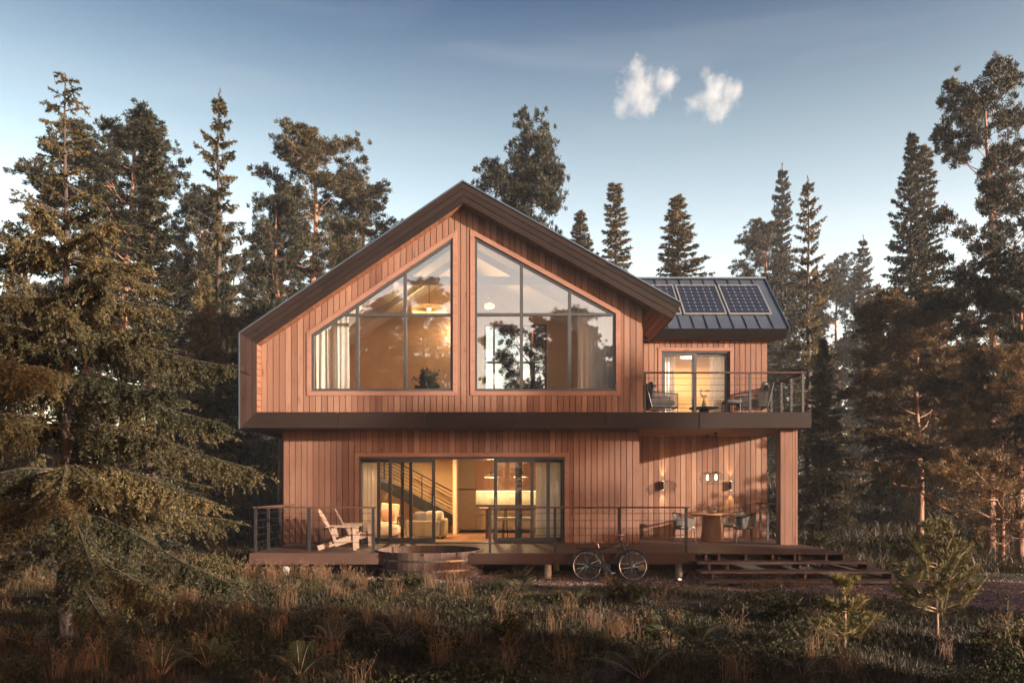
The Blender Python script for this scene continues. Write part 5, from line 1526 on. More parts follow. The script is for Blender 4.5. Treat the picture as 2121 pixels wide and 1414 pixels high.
def sapling(seed, H, R, whorls, bl=0.08, bw=0.008, dens=620):
    """young pine: whorls of upswept shoots like bottle brushes"""
    global RNG
    RNG = np.random.default_rng(seed); rs = RNG
    limbs = [([(0, 0, -0.1), (0.01, 0, H * 0.5), (0, 0.01, H)], [0.02 * H / 1.2 + 0.006, 0.016, 0.005], 7)]
    segs = [(np.array([0, 0, H * 0.62]), np.array([0, 0, H]), 1.0)]
    for w_ in range(whorls):
        t = 0.22 + 0.62 * w_ / max(1, whorls - 1)
        nn = rs.integers(5, 8)
        for k in range(nn):
            az = 2 * math.pi * k / nn + rs.normal() * 0.25 + w_
            L = R * (1.05 - t) ** 0.7 * rs.uniform(0.65, 1.15)
            b = np.array([0, 0, H * t + rs.normal() * 0.02]); dh = np.array([math.cos(az), math.sin(az), 0])
            up = rs.uniform(0.25, 0.6)
            p = [b, b + dh * L * 0.5 + np.array([0, 0, L * 0.12]), b + dh * L * 0.95 + np.array([0, 0, L * (0.2 + up)])]
            limbs.append(([tuple(x) for x in p], [0.010, 0.007, 0.004], 5))
            segs.append((p[0] + (p[1] - p[0]) * 0.45, p[1], 0.8)); segs.append((p[1], p[2], 1.0))
            for q in range(3):
                s = rs.uniform(0.35, 0.8); p0 = p[0] + (p[2] - p[0]) * s
                d2 = unit(dh * 0.5 + np.array([-dh[1], dh[0], 0]) * (1 if q % 2 else -1) * 0.8 + np.array([0, 0, rs.uniform(0.3, 0.9)]))
                p1 = p0 + d2 * L * rs.uniform(0.25, 0.42)
                limbs.append(([tuple(p0), tuple(p1)], [0.006, 0.003], 4)); segs.append((p0, p1, 0.9))
    Ps, Ds = [], []; Rn = []
    for a, b, k in segs:
        ln = np.linalg.norm(b - a); n = int(dens * ln * k) + 10; u = rs.random(n)
        ax = (b - a) / ln
        Ps.append(a + np.outer(u, b - a)); Ds.append(unit(unit(np.cross(ax, rs.normal(size=(n, 3)))) * 0.8 + ax * rs.uniform(0.4, 1.0, n)[:, None])); Rn.append(np.clip(rs.uniform(0, 0.4) + rs.uniform(0, 0.6, n), 0, 1))
    P = np.concatenate(Ps); n = len(P)
    part = blades_mesh('crown', P, np.concatenate(Ds), bl * rs.uniform(0.6, 1.2, n), bw * rs.uniform(0.8, 1.2, n), np.concatenate(Rn), 'sapling_needles')
    return limb_mesh('trunk', limbs, 'young_bark'), join_parts('crown', [part], 'sapling_needles'), H

def bushy(seed, H, R, n=2600, leaf=0.05, wl=0.03, mat='broad_leaves', nst=14):
    """shrub: thin stems with leaves towards their ends"""
    global RNG
    RNG = np.random.default_rng(seed); rs = RNG
    limbs = []; segs = []
    for i in range(nst):
        az = rs.random() * 6.283; r = R * math.sqrt(rs.random()) * 0.95; h = H * (1 - 0.5 * (r / R) ** 2) * rs.uniform(0.6, 1.05)
        p0 = np.array([0.1 * r * math.cos(az), 0.1 * r * math.sin(az), 0]); p2 = np.array([r * math.cos(az), r * math.sin(az), h]); p1 = p0 * 0.4 + p2 * 0.6 + np.array([0, 0, h * 0.12])
        limbs.append(([tuple(p0), tuple(p1), tuple(p2)], [0.009, 0.005, 0.002], 4)); segs.append((p1, p2)); segs.append((p0 * 0.3 + p1 * 0.7, p1))
        for q in range(4):
            s0 = p0 + (p1 - p0) * rs.uniform(0.4, 1); s1 = s0 + rs.normal(size=3) * 0.28 * R + np.array([0, 0, 0.14 * H]); s1[2] = max(s1[2], 0.03); limbs.append(([tuple(s0), tuple(s1)], [0.004, 0.002], 3)); segs.append((s0, s1))
    per = n // len(segs)
    Ps, Ds = [], []
    for a, b in segs:
        u = rs.uniform(0.15, 1.05, per); Ps.append(a + np.outer(u, b - a) + rs.normal(size=(per, 3)) * 0.015); Ds.append(rs.normal(size=(per, 3)) + np.array([0, 0, 0.25]) + unit(b - a) * 0.5)
    P = np.concatenate(Ps); m_ = len(P)
    part = blades_mesh('foliage', P, np.concatenate(Ds), leaf * rs.uniform(0.6, 1.3, m_), wl * rs.uniform(0.7, 1.2, m_), rs.random(m_), mat)
    return limb_mesh('stems', limbs, 'young_bark'), join_parts('foliage', [part], mat), H

def fern(seed, R=0.62, fronds=8):
    global RNG
    RNG = np.random.default_rng(seed); rs = RNG
    Ps, Ds, Ls, Ws, Rn, Fl = [], [], [], [], [], []; limbs = []
    for k in range(fronds):
        az = 2 * math.pi * k / fronds + rs.normal() * 0.3; L = R * rs.uniform(0.7, 1.15); el = rs.uniform(0.85, 1.35); dh = np.array([math.cos(az), math.sin(az), 0]); sh = np.array([-dh[1], dh[0], 0])
        def pos(s): return np.outer(s, dh) * L * (math.cos(el) + 0.25) + np.outer(L * (math.sin(el) * s - 0.45 * s ** 2.3), [0, 0, 1])
        n = 20; s = np.linspace(0.2, 1.0, n); p = pos(s); ax = unit(pos(s + 0.02) - p)
        limbs.append(([tuple(x) for x in pos(np.linspace(0, 1, 6))], [0.005, 0.005, 0.004, 0.003, 0.002, 0.001], 4))
        w_ = L * 0.27 * (1.03 - s) ** 0.75 * np.minimum(1, (s - 0.1) / 0.18) + 0.008
        tn = rs.uniform(0, 0.45)
        for sg in (1, -1):
            d = unit(sh * sg + ax * 0.45 + np.array([0, 0, -0.22]) + rs.normal(size=(n, 3)) * 0.06)
            for q in range(6):    # leaflets either side of each pinna's own midrib
                f = q / 6.0; b = p + d * (w_ * f)[:, None]
                for g2 in (1, -1):
                    Ps.append(b); Ds.append(unit(d * 0.8 + ax * g2 * 0.7)); Ls.append(w_ * 0.20 * (1.05 - f) + 0.005); Ws.append(w_ * 0.065 + 0.0025)
                    Rn.append(np.clip(tn + rs.uniform(0, 0.4, n), 0, 1)); Fl.append(np.cross(d, ax))
    P = np.concatenate(Ps)
    part = blades_mesh('fronds', P, np.concatenate(Ds), np.concatenate(Ls), np.concatenate(Ws), np.concatenate(Rn), 'fern_leaves', flat=np.concatenate(Fl))
    return limb_mesh('stems', limbs, 'young_bark'), join_parts('fronds', [part], 'fern_leaves'), R

def plant(kind, proto, label, cat, loc, sc=1.0, rz=None, group=None, parts=('trunk', 'crown')):
    t_ = thing(kind, label, cat, loc, group, random.random() * 6.28 if rz is None else rz)
    t_.scale = sc if isinstance(sc, tuple) else (sc, sc, sc)
    for nm, me in zip(parts, proto[:2]):
        o = bpy.data.objects.new(nm, me); COL.objects.link(o); o.parent = t_
    return t_

# potted tree upstairs
st_, fo_, _ = bushy(91, 0.85, 0.46, 3200, 0.085, 0.045, 'house_leaves', 16)
t_, px_, pd_ = POTTED
o = bpy.data.objects.new('foliage', fo_); COL.objects.link(o); o.parent = t_; o.location = (0, 0, 0.55)

# ------------------------------------------------------------------ tree prototypes
env_s = lambda t: (1 - t) ** 0.95 * (0.72 + 0.28 * min(1, t / 0.22))
SP = {
 'full':   spruce(21, 14, 2.6, 300, 9, 0.12, 0.042, 38, 0.8, 0.03, env_s, -0.25, 0.7, 0.5, sub=3, spread=0.5),
 'hang':   spruce(22, 18, 3.0, 270, 9, 0.13, 0.042, 36, 1.5, 0.06, lambda t: (1 - t) ** 0.85 * (0.75 + 0.25 * math.sin(t * 23)), -0.2, 0.55, 0.4, blen=0.40, sub=3, spread=0.5, tier=0.022),
 'sparse': spruce(23, 18, 2.6, 150, 9, 0.13, 0.042, 36, 1.9, 0.16, lambda t: (1 - t) ** 0.72 * (0.78 + 0.22 * math.sin(t * 31)), -0.15, 0.6, 0.45, blen=0.42, sub=3, spread=0.5, tier=0.036),
 'slim':   spruce(24, 14, 1.35, 220, 12, 0.11, 0.038, 42, 0.7, 0.03, lambda t: (1 - t) ** 0.95, -0.2, 0.75, 0.4, sub=3, spread=0.5),
 'young':  spruce(25, 8, 2.3, 190, 12, 0.09, 0.032, 44, 0.6, 0.03, lambda t: (1 - t) ** 0.9, -0.1, 0.6, 0.45, sub=3, spread=0.5),
}
PI_ = {
 'round': pine(31, 14, 2.9, 44, 0.30, 0.46, 420, 0.14, 0.036, sub=10, flat=0.45),
 'tall':  pine(32, 17, 2.8, 40, 0.36, 0.46, 400, 0.14, 0.036, sub=8, flat=0.45, env=lambda t: 0.30 + 0.9 * np.clip((1.02 - t) / 0.62, 0, 1) ** 0.7),
 'thin':  pine(33, 16, 2.4, 28, 0.5, 0.44, 400, 0.14, 0.036, sub=7, flat=0.42),
 'rusty_lit': pine(35, 9, 2.6, 40, 0.25, 0.44, 420, 0.13, 0.034, flat=0.45, mat='rusty_lit_needles', sub=8, env=lambda t: 0.35 + 0.75 * np.clip(1.02 - t, 0, 1) ** 0.6),
 'cone':  pine(34, 14, 2.9, 50, 0.16, 0.46, 380, 0.14, 0.036, flat=0.45, env=lambda t: 0.18 + 0.95 * np.clip(1.02 - t, 0, 1) ** 0.75),
}
def stand(kind, var, px, top, d, label, sc_w=1.0, group=None, rz=None):
    """a tree at distance d whose tip reaches row top of the photograph"""
    x = X(px, d); zg = float(gz(x, d)); pr = (SP if kind == 'spruce' else PI_)[var]
    h = (Z(top, d) - zg) / pr[2]
    return plant(kind + '_tree', pr, label, kind + ' tree', (x, d, zg - 0.05), (h * sc_w, h * sc_w, h), rz, group)

# the big spruce in the left foreground: modelled on its own
hx, hd = X(136, 10.6), 10.6; hz = float(gz(hx, hd)); HH = Z(150, hd) - hz
HE_T = [0.0, 0.10, 0.21, 0.39, 0.52, 0.65, 0.72, 0.79, 0.86, 0.94, 1.0]
HE_R = [0.55, 0.66, 0.98, 0.84, 0.70, 0.48, 0.30, 0.15, 0.085, 0.06, 0.01]
hero = spruce(47, HH, 2.95, 112, 40, 0.040, 0.0125, 125, 0.85, 0.155, lambda t: float(np.interp(t, HE_T, HE_R)), -0.02, 0.5, 0.95, blen=0.34, trunk_r=0.10, bare_top=0.72, lmin=0.08, tier=0.074, sub=6, lmax=0.44, spread=0.6)
plant('spruce_tree', hero, 'big dark spruce in front at far left, its drooping boughs reaching the deck railing', 'spruce tree', (hx, hd, hz - 0.02), 1.0, 0.6)

TREES = [
 ('pine', 'tall', 262, 238, 27, 'tall pine with a bare pinkish trunk just behind the foreground spruce', .95),
 ('pine', 'thin', 180, 255, 29, 'pine crown showing at the left shoulder of the foreground spruce', 1.05),
 ('spruce', 'slim', 312, 262, 19.5, 'narrow dense spruce between the foreground spruce and the tall ragged one', 1.35),
 ('spruce', 'sparse', 453, 184, 27, 'tall ragged spruce with hanging branches left of the house roof', 1.0),
 ('pine', 'cone', 405, 392, 38, 'brown pine half hidden by the tall ragged spruce', .9),
 ('spruce', 'full', 425, 560, 24, 'dense spruce filling the gap between the ragged spruce and the house corner', 1.0),
 ('pine', 'tall', 642, 277, 33, 'pine with a straight reddish trunk above the left roof slope', 1.05),
 ('pine', 'cone', 742, 379, 36, 'broad bushy pine just above the middle of the left roof slope', 1.1),
 ('pine', 'cone', 582, 395, 31, 'dense low pine at the lower end of the left roof slope', .8),
 ('pine', 'round', 1103, 234, 32, 'large round headed pine standing right behind the ridge', .66),
 ('spruce', 'full', 1203, 436, 46, 'small pointed spruce peeping over the right roof slope next to the round pine', 1.3),
 ('spruce', 'slim', 1275, 378, 44, 'slender pointed spruce in the clear gap over the right roof slope', 1.6),
 ('spruce', 'full', 1404, 404, 40, 'evenly shaped spruce above the solar panels', 1.5),
 ('spruce', 'hang', 1620, 345, 52, 'hazy spruce just past the end of the wing roof, behind a darker one', .9),
 ('spruce', 'sparse', 1674, 364, 36, 'bare stemmed spruce with tiers of hanging branches beside the wing roof', 1.05),
 ('pine', 'cone', 1580, 462, 58, 'pale hazy pine behind the end of the wing roof', 1.0),
 ('spruce', 'hang', 1788, 492, 60, 'pale hazy spruce alone in the gap right of the house', 1.0),
 ('pine', 'round', 1738, 528, 66, 'faint hazy pine low in the gap right of the house', .9),
 ('spruce', 'full', 1705, 700, 29, 'dark drooping spruce close behind the porch column', 1.15),
 ('spruce', 'full', 1888, 274, 31, 'tall dense spruce beside the big red trunked pine', .85),
 ('spruce', 'slim', 1915, 300, 32, 'slim spruce crowding the tall dense one on its inner side', 1.2),
 ('pine', 'thin', 2052, 124, 24, 'tallest pine at far right with a thick reddish trunk', .72),
 ('pine', 'rusty_lit', 1905, 590, 27, 'orange lit pine with low spreading boughs in front of the tall dense spruce', 1.1),
 ('pine', 'round', 2112, 470, 22, 'pine cut off by the right edge of the picture', 1.0),
 ('spruce', 'young', 1874, 985, 30, 'small dark spruce bush at the foot of the orange lit pine', 1.0),
 ('spruce', 'full', 2010, 640, 34, 'dark spruce filling the space under the tallest pine', 1.0),
 ('spruce', 'young', 30, 500, 24, 'brown lit spruce cut off by the left edge of the picture', .8),
 ('pine', 'thin', 545, 555, 44, 'thin hazy pine touching the left roof corner', 1.0),
 ('spruce', 'hang', 375, 640, 34, 'dark spruce standing low behind the foreground boughs', 1.0),
]
for k, var, px, top, d, lab, sw in TREES: stand(k, var, px, top, d, lab, sw)
# dense young pines at the right edge and the two saplings on the lawn
bp = pine(71, 4.4, 2.0, 46, 0.06, 0.30, 330, 0.10, 0.016, mat='rusty_lit_needles', env=lambda t: 0.2 + 0.95 * np.clip(1.02 - t, 0, 1) ** 0.8, sub=6, flat=0.6)
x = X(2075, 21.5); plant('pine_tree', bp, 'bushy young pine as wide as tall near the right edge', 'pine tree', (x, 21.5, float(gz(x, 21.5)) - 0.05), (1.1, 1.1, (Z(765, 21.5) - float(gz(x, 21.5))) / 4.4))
s1 = sapling(81, 1.05, 0.46, 3, dens=480); x, d = X(1749, 9.7), 9.7; z = float(gz(x, d))
plant('pine_sapling', s1, 'small thin pine sapling on the lawn in front of the steps', 'pine sapling', (x, d, z), (1, 1, (Z(1188, d) - z) / 1.05), 0.4, 'pine saplings on the lawn')
s2 = sapling(82, 1.5, 0.80, 6, dens=430); x, d = X(1941, 10.8), 10.8; z = float(gz(x, d))
plant('pine_sapling', s2, 'larger bushy pine sapling on the lawn at the right', 'pine sapling', (x, d, z), (1, 1, (Z(1070, d) - z) / 1.5), 1.9, 'pine saplings on the lawn')

# the wood behind: single trees, fading with distance
rs = np.random.default_rng(5)
FAR = {'L': 'tree of the hazy wood on the slope left of the house', 'R': 'tree of the hazy wood right of the house', 'H': 'tree of the far wood that shows only beside the roof'}
def far_tree(px, d, top, grp):
    k = rs.choice(['full', 'hang', 'sparse', 'slim', 'tall', 'thin', 'cone'])
    kind = 'spruce' if k in SP else 'pine'
    lab = {'L': 'hazy %s among the wood on the slope left of the house', 'R': 'hazy %s among the distant wood right of the house'}[grp] % kind
    stand(kind, k, px, top, d, lab, rs.uniform(0.85, 1.15), lab.replace('hazy', 'hazy far').replace(' among', ' trees among'))
for i in range(22):
    d = 46 + 60 * rs.random() ** 1.2
    far_tree(rs.uniform(-60, 560), d, rs.uniform(470, 700) + (d - 40) * 0.8, 'L')
for i in range(22):
    d = 54 + 70 * rs.random() ** 1.1
    far_tree(rs.uniform(1560, 2190), d, rs.uniform(560, 720) + (d - 40) * 0.9, 'R')

# trees on the sunny side and behind the photographer: they shade the lawn and stand in the window reflections
def offstage(kind, var, x, y, h, lab):
    pr = (SP if kind == 'spruce' else PI_)[var]; s = h / pr[2]
    plant(kind + '_tree', pr, lab, kind + ' tree', (x, y, float(gz(x, y)) - 0.05), s, None, 'trees behind the photographer')
lab = 'tree standing behind the photographer, seen only as a reflection in the gable windows'
for kind, var, x, y, h in (('pine', 'cone', -6.6, -18, 17.5), ('pine', 'round', -11.5, -22, 18), ('pine', 'cone', -0.4, -17, 14.2), ('pine', 'tall', 4.6, -20, 16), ('spruce', 'hang', 9.0, -24, 17), ('pine', 'round', -17, -26, 17), ('spruce', 'full', 2.0, -30, 13), ('pine', 'round', 7.0, -34, 17), ('spruce', 'hang', -4, -36, 15)):
    offstage(kind, var, x, y, h, lab.replace('tree', kind + ' tree', 1))
lab = 'tree of the wood behind the photographer, seen only in reflections'
rs = np.random.default_rng(19)
for k in range(46):
    x = rs.uniform(-62, 16); y = -12 - 34 * rs.random() - 0.12 * abs(x)
    if y + 0.577 * x > -2: continue
    if -14 < x < 11 and y > -16: continue
    v = rs.choice(['full', 'hang', 'tall', 'round', 'cone']); kd_ = 'spruce' if v in SP else 'pine'
    offstage(kd_, v, x, y, rs.uniform(12, 18), lab.replace('tree', kd_ + ' tree', 1))
lab = 'tree of the wood outside the left edge of the picture'
for k in range(16):
    x = rs.uniform(-45, -14); y = rs.uniform(-8, 14)
    v = rs.choice(['full', 'hang', 'tall', 'cone']); kd_ = 'spruce' if v in SP else 'pine'
    offstage(kd_, v, x, y, rs.uniform(11, 17), lab.replace('tree', kd_ + ' tree', 1))
lab = 'tree outside the right edge of the picture, between the low sun and the lawn'
for kind, var, x, y, h in (('spruce', 'young', 15.0, 0.9, 5.2), ('spruce', 'young', 16.5, -0.6, 5.6), ('spruce', 'young', 13.5, 0.2, 5.0), ('spruce', 'young', 18.5, -1.5, 5.2), ('spruce', 'young', 21.0, -2.6, 5.6), ('spruce', 'young', 24, -5.2, 6.5),
                           ('pine', 'cone', 17.5, 6.4, 4.6), ('pine', 'cone', 21.5, 6.6, 7.2), ('pine', 'cone', 26.0, 7.5, 5.8), ('pine', 'cone', 30.0, 4.0, 7.2), ('spruce', 'young', 14.2, 2.2, 4.4), ('spruce', 'young', 19, -0.7, 5.2), ('spruce', 'full', 16, -4.7, 17.5), ('spruce', 'full', 22, -9.2, 18), ('pine', 'cone', 20.0, 8.6, 3.6),  # two tall spruces added to shade the left side of the foreground spruce
                           ('spruce', 'sparse', 46, -8.0, 15.6), ('spruce', 'sparse', 51, -10.2, 14.0), ('pine', 'thin', 58, -13.5, 17)):
    offstage(kind, var, x, y, h, lab.replace('tree', kind + ' tree', 1))

# ------------------------------------------------------------------ ferns and shrubs
FE = [fern(101, 0.52, 7), fern(102, 0.6, 8), fern(103, 0.46, 6)]
fl = [(335, 1395, 'pale fern low in front of the foreground spruce', 1.15), (430, 1375, 'fern spreading flat beneath the lowest spruce bough', 1.1), (395, 1275, 'fern under the tip of the lowest spruce bough', 1.0), (620, 1395, 'broad fern in the lawn left of the middle', 1.2),
      (690, 1335, 'bright fern among the dry stalks left of the middle', 1.1), (560, 1300, 'fern half hidden in grass below the deck corner', 1.0), (820, 1330, 'faint fern by the bare patch of soil', 1.0), (1080, 1235, 'fern at the edge of the gravel beside the hot tub', 1.1), (1195, 1262, 'fern leaning out towards the bicycle', 1.1),
      (1380, 1320, 'upright fern in the lawn below the bicycle wheel', 1.15), (1450, 1325, 'fern in the lawn between bicycle and sapling', 1.0), (1500, 1255, 'fern at the gravel edge in front of the steps, darker one', 1.0), (1600, 1262, 'fern at the gravel edge right under the lowest step', 1.0), (1330, 1400, 'dark fern at the lower edge of the lawn', 1.2),
      (60, 1330, 'dark fern at the foot of the foreground spruce', 1.1), (210, 1345, 'fern beside the trunk of the foreground spruce', 1.0), (505, 1230, 'fern in the shade just below the railing corner', 1.0), (1660, 1400, 'dark fern beside the thin sapling', 1.1)]
for i, (px, py, lab, s) in enumerate(fl):
    d = min(16.0, 1640 * (EYE - 0.05) / (py - HOR)); x = X(px, d)
    d0 = d
    plant('fern', FE[i % 3], lab, 'fern', (x, d, float(gz(x, d)) + 0.02), s, None, 'ferns in the lawn', ('stems', 'fronds'))
SH = [bushy(111, 0.6, 0.55, 3400), bushy(112, 0.8, 0.5, 3400, 0.045, 0.022), bushy(113, 0.45, 0.7, 3400, 0.04, 0.026)]
sl_ = [(850, 15.3, 0.6, 'dark leafy shrub in front of the hot tub'), (800, 15.2, 0.5, 'lower shrub beside the one in front of the hot tub'), (1075, 17.0, 0.6, 'light green shrub beside the deck footing'), (1030, 15.6, 0.45, 'low shrub between hot tub and footing'), (415, 15.2, 1.1, 'dark shrub left of the deck corner'), (300, 14.2, 1.0, 'shrub under the foreground spruce boughs'), (460, 17.2, 1.0, 'shrub against the left end of the deck'),
       (1690, 24.0, 1.2, 'sunlit shrub behind the deck beside the column'), (1760, 25.0, 1.2, 'sunlit shrub past the column, second along'), (1830, 24.0, 1.1, 'brown shrub behind the steps'), (1985, 19.4, 1.0, 'low shrub by the gravel track at the right'), (1625, 12.0, 0.8, 'leafy weed left of the thin sapling'), (1290, 13.0, 0.7, 'weedy clump in the middle of the lawn'), (1050, 10.4, 0.7, 'leafy weed low in the middle foreground'), (2080, 9.6, 0.9, 'leafy weed at the lower right corner'), (900, 9.3, 0.7, 'leafy weed left of the middle foreground'), (250, 12.6, 0.9, 'dark weed by the foreground spruce trunk'), (1910, 25.5, 1.2, 'brown shrub below the orange lit pine'), (2030, 26.0, 1.3, 'shrub in the shade below the bushy young pine')]
for i, (px, d, s, lab) in enumerate(sl_):
    x = X(px, d); plant('shrub', SH[i % 3], lab, 'shrub', (x, d, float(gz(x, d))), s, None, 'shrubs round the house', ('stems', 'foliage'))

# ------------------------------------------------------------------ grass, stalks, pebbles
rs = np.random.default_rng(77)
def fnoise(x, y, f=1.0, ph=0.0):
    return (np.sin(x * 0.9 * f + ph) * np.cos(y * 1.1 * f + 1.3 * ph) + 0.6 * np.sin(x * 2.1 * f - y * 1.7 * f + ph) + 0.4 * np.sin(x * 4.3 * f + y * 3.9 * f + 2 * ph)) / 2.0
def free(x, y):
    ok = ~in_path(x, y, 0.0)
    house_ = (x > -6.0) & (x < 7.6) & (y > 17.75) & (y < 27.5)
    st = (x > 3.9) & (x < 8.6) & (y > 16.4) & (y < 20.5)
    tubm = (x - TX) ** 2 + (y - TY) ** 2 < (TR + 0.05) ** 2
    return ok & ~house_ & ~st & ~tubm
def blade_strip(P, h, lean, w_, rnd):
    """curved grass blades of five vertices: a quad and a tip"""
    n = len(P); az = rs.random(n) * 2 * np.pi
    dv = np.stack([np.cos(az), np.sin(az), np.zeros(n)], -1); sv = np.stack([-dv[:, 1], dv[:, 0], np.zeros(n)], -1)
    tw = rs.random(n) * np.pi; sv = sv * np.cos(tw)[:, None] + dv * np.sin(tw)[:, None]
    up = np.array([0, 0, 1.0])
    m1 = P + up * (h * 0.55)[:, None] + dv * (lean * h * 0.28)[:, None]
    tp = P + up * (h * (1 - 0.25 * lean))[:, None] + dv * (lean * h)[:, None]
    wv = sv * w_[:, None] / 2
    V = np.stack([P - wv, P + wv, m1 + wv * 0.8, m1 - wv * 0.8, tp], 1).reshape(-1, 3)
    b = np.arange(n)[:, None] * 5
    idx = np.concatenate([b + np.array([[0, 1, 2, 3]]), b + np.array([[3, 2, 4]])], 1).ravel()
    return V, np.tile([4, 3], n), idx, np.repeat(rnd, 5)
def scatter(n, y0, y1, xa, xb, half=0.70):
    """random points, thinning with distance, inside what the view can see and a margin"""
    u = rs.random(n); y = y0 * (y1 / y0) ** u
    x = rs.uniform(-1, 1, n) * (half * y + 1.0)
    k = (x > xa) & (x < xb)
    return x[k], y[k]
parts = []
x, y = scatter(330000, 7.2, 19.5, -16, 18)
k = free(x, y); x, y = x[k], y[k]
cl = fnoise(x, y, 1.6, 0.3); keep = rs.random(len(x)) < np.clip(0.72 + 0.75 * cl, 0.05, 1.0); x, y, cl = x[keep], y[keep], cl[keep]
edge = 1 - 0.6 * smooth01(1 - (path_front(x) - y) / 0.8) * (x > -3.2)
h = (0.06 + 0.115 * rs.random(len(x)) ** 1.6) * (0.85 + 0.35 * cl) * edge
tone = np.clip(0.28 + 0.22 * fnoise(x, y, 0.7, 2.0) + rs.normal(size=len(x)) * 0.16 + 0.2 * (rs.random(len(x)) < 0.18), 0, 1)
parts.append(blade_strip(np.stack([x, y, gz(x, y) - 0.01], -1), h, rs.uniform(0.1, 0.9, len(x)), 0.0045 + 0.0006 * y, tone))
o = bpy.data.objects.new('grass', join_parts('grass', parts, 'grass_blades')); COL.objects.link(o)
tag(o, 'short green and brown grass covering the lawn in front of the house', 'grass', kind='stuff')
# rough vegetation beyond and around the house
x, y = scatter(150000, 19.0, 60, -60, 60, 0.78)
k = free(x, y); x, y = x[k], y[k]
h = (0.16 + 0.34 * rs.random(len(x)) ** 1.5) * (1 + 0.5 * fnoise(x, y, 0.6, 1.0))
tone = np.clip(0.35 + 0.25 * fnoise(x, y, 0.3, 4.0) + rs.normal(size=len(x)) * 0.2, 0, 1)
o = bpy.data.objects.new('undergrowth', join_parts('undergrowth', [blade_strip(np.stack([x, y, gz(x, y) - 0.02], -1), h, rs.uniform(0.2, 1.0, len(x)), 0.012 + 0.0009 * y, tone)], 'grass_blades')); COL.objects.link(o)
tag(o, 'rough undergrowth on the slopes behind and beside the house', 'undergrowth', kind='stuff')
# low leafy weeds mixed through the lawn
x, y = scatter(13000, 7.4, 18, -14, 15); k = free(x, y) & (fnoise(x, y, 1.1, 5.0) > 0.05); x, y = x[k], y[k]
nL = 7; xx = np.repeat(x, nL) + rs.normal(size=len(x) * nL) * 0.05; yy = np.repeat(y, nL) + rs.normal(size=len(x) * nL) * 0.05
P = np.stack([xx, yy, gz(xx, yy) + rs.uniform(0.02, 0.2, len(xx))], -1); RNG = rs
D = rs.normal(size=P.shape) + np.array([0, 0, 0.35])
o = bpy.data.objects.new('weeds', join_parts('weeds', [blades_mesh('weeds', P, D, rs.uniform(0.02, 0.05, len(P)), rs.uniform(0.012, 0.03, len(P)), rs.random(len(P)), 'broad_leaves')], 'broad_leaves')); COL.objects.link(o)
tag(o, 'small leafy weeds mixed through the lawn', 'weeds', kind='stuff')
# tall straw coloured stalks with seed heads, in tufts
def tufts(cx, cy, n_each, hh, spread):
    parts_ = []
    tot = len(cx) * n_each
    bx = np.repeat(cx, n_each) + rs.normal(size=tot) * spread; by = np.repeat(cy, n_each) + rs.normal(size=tot) * spread
    h = np.repeat(hh, n_each) * rs.uniform(0.5, 1.1, tot); ln = rs.uniform(0.05, 0.6, tot)
    P = np.stack([bx, by, gz(bx, by) - 0.01], -1)
    az = rs.random(tot) * 2 * np.pi; dv = np.stack([np.cos(az), np.sin(az), np.zeros(tot)], -1)
    wd = 0.0016 + 0.0002 * by
    sv = np.stack([np.ones(tot), np.zeros(tot), np.zeros(tot)], -1) * wd[:, None]
    m1 = P + np.array([0, 0, 1.0]) * (h * 0.6)[:, None] + dv * (ln * h * 0.3)[:, None]; tp = P + np.array([0, 0, 1.0]) * (h * (1 - 0.2 * ln))[:, None] + dv * (ln * h)[:, None]
    V = np.stack([P - sv, P + sv, m1 + sv * 0.6, m1 - sv * 0.6, tp], 1).reshape(-1, 3); b = np.arange(tot)[:, None] * 5
    rn = np.clip(rs.normal(size=tot) * 0.25 + 0.4, 0, 1)
    parts_.append((V, np.tile([4, 3], tot), np.concatenate([b + np.array([[0, 1, 2, 3]]), b + np.array([[3, 2, 4]])], 1).ravel(), np.repeat(rn, 5)))
    hd_ = np.repeat(np.nonzero(rs.random(tot) < 0.42)[0], 9); u = rs.uniform(0.72, 1.0, len(hd_))[:, None]
    q = m1[hd_] * (1 - (u - 0.6) / 0.4) + tp[hd_] * ((u - 0.6) / 0.4)
    D = (tp - m1)[hd_] * 1.2 / h[hd_][:, None] + rs.normal(size=q.shape) * 0.28
    parts_.append(blades_mesh('', q, D, rs.uniform(0.025, 0.06, len(q)), 0.003 + 0.0003 * q[:, 1], np.clip(rn[hd_] + 0.2, 0, 1), ''))
    return parts_
x, y = scatter(560, 8.0, 17.6, -12, 13); k = free(x, y) & (fnoise(x, y, 0.9, 3.3) > -0.25) & ((path_front(x) - y > 0.3) | (x < -3.2)); x, y = x[k], y[k]
k = rs.random(len(x)) < np.where(x < 2.5, 0.5, 0.2); x, y = x[k], y[k]
pp = tufts(x, y, 26, rs.uniform(0.25, 0.55, len(x)) , 0.06)
x = rs.uniform(-5.9, -3.3, 34); y = rs.uniform(16.8, 17.6, 34); pp += tufts(x, y, 16, rs.uniform(0.25, 0.52, 34), 0.07)
x = rs.uniform(-9, -5.9, 70); y = rs.uniform(15.5, 23, 70); pp += tufts(x, y, 12, rs.uniform(0.35, 0.65, 70), 0.08)
x = rs.uniform(4.3, 6.0, 34); y = rs.uniform(16.1, 16.45, 34); pp += tufts(x, y, 8, rs.uniform(0.10, 0.24, 34), 0.05)
o = bpy.data.objects.new('dry_grass', join_parts('dry_grass', pp, 'straw')); COL.objects.link(o)
tag(o, 'tall straw coloured grass stalks with seed heads standing in the lawn', 'dry grass', kind='stuff')
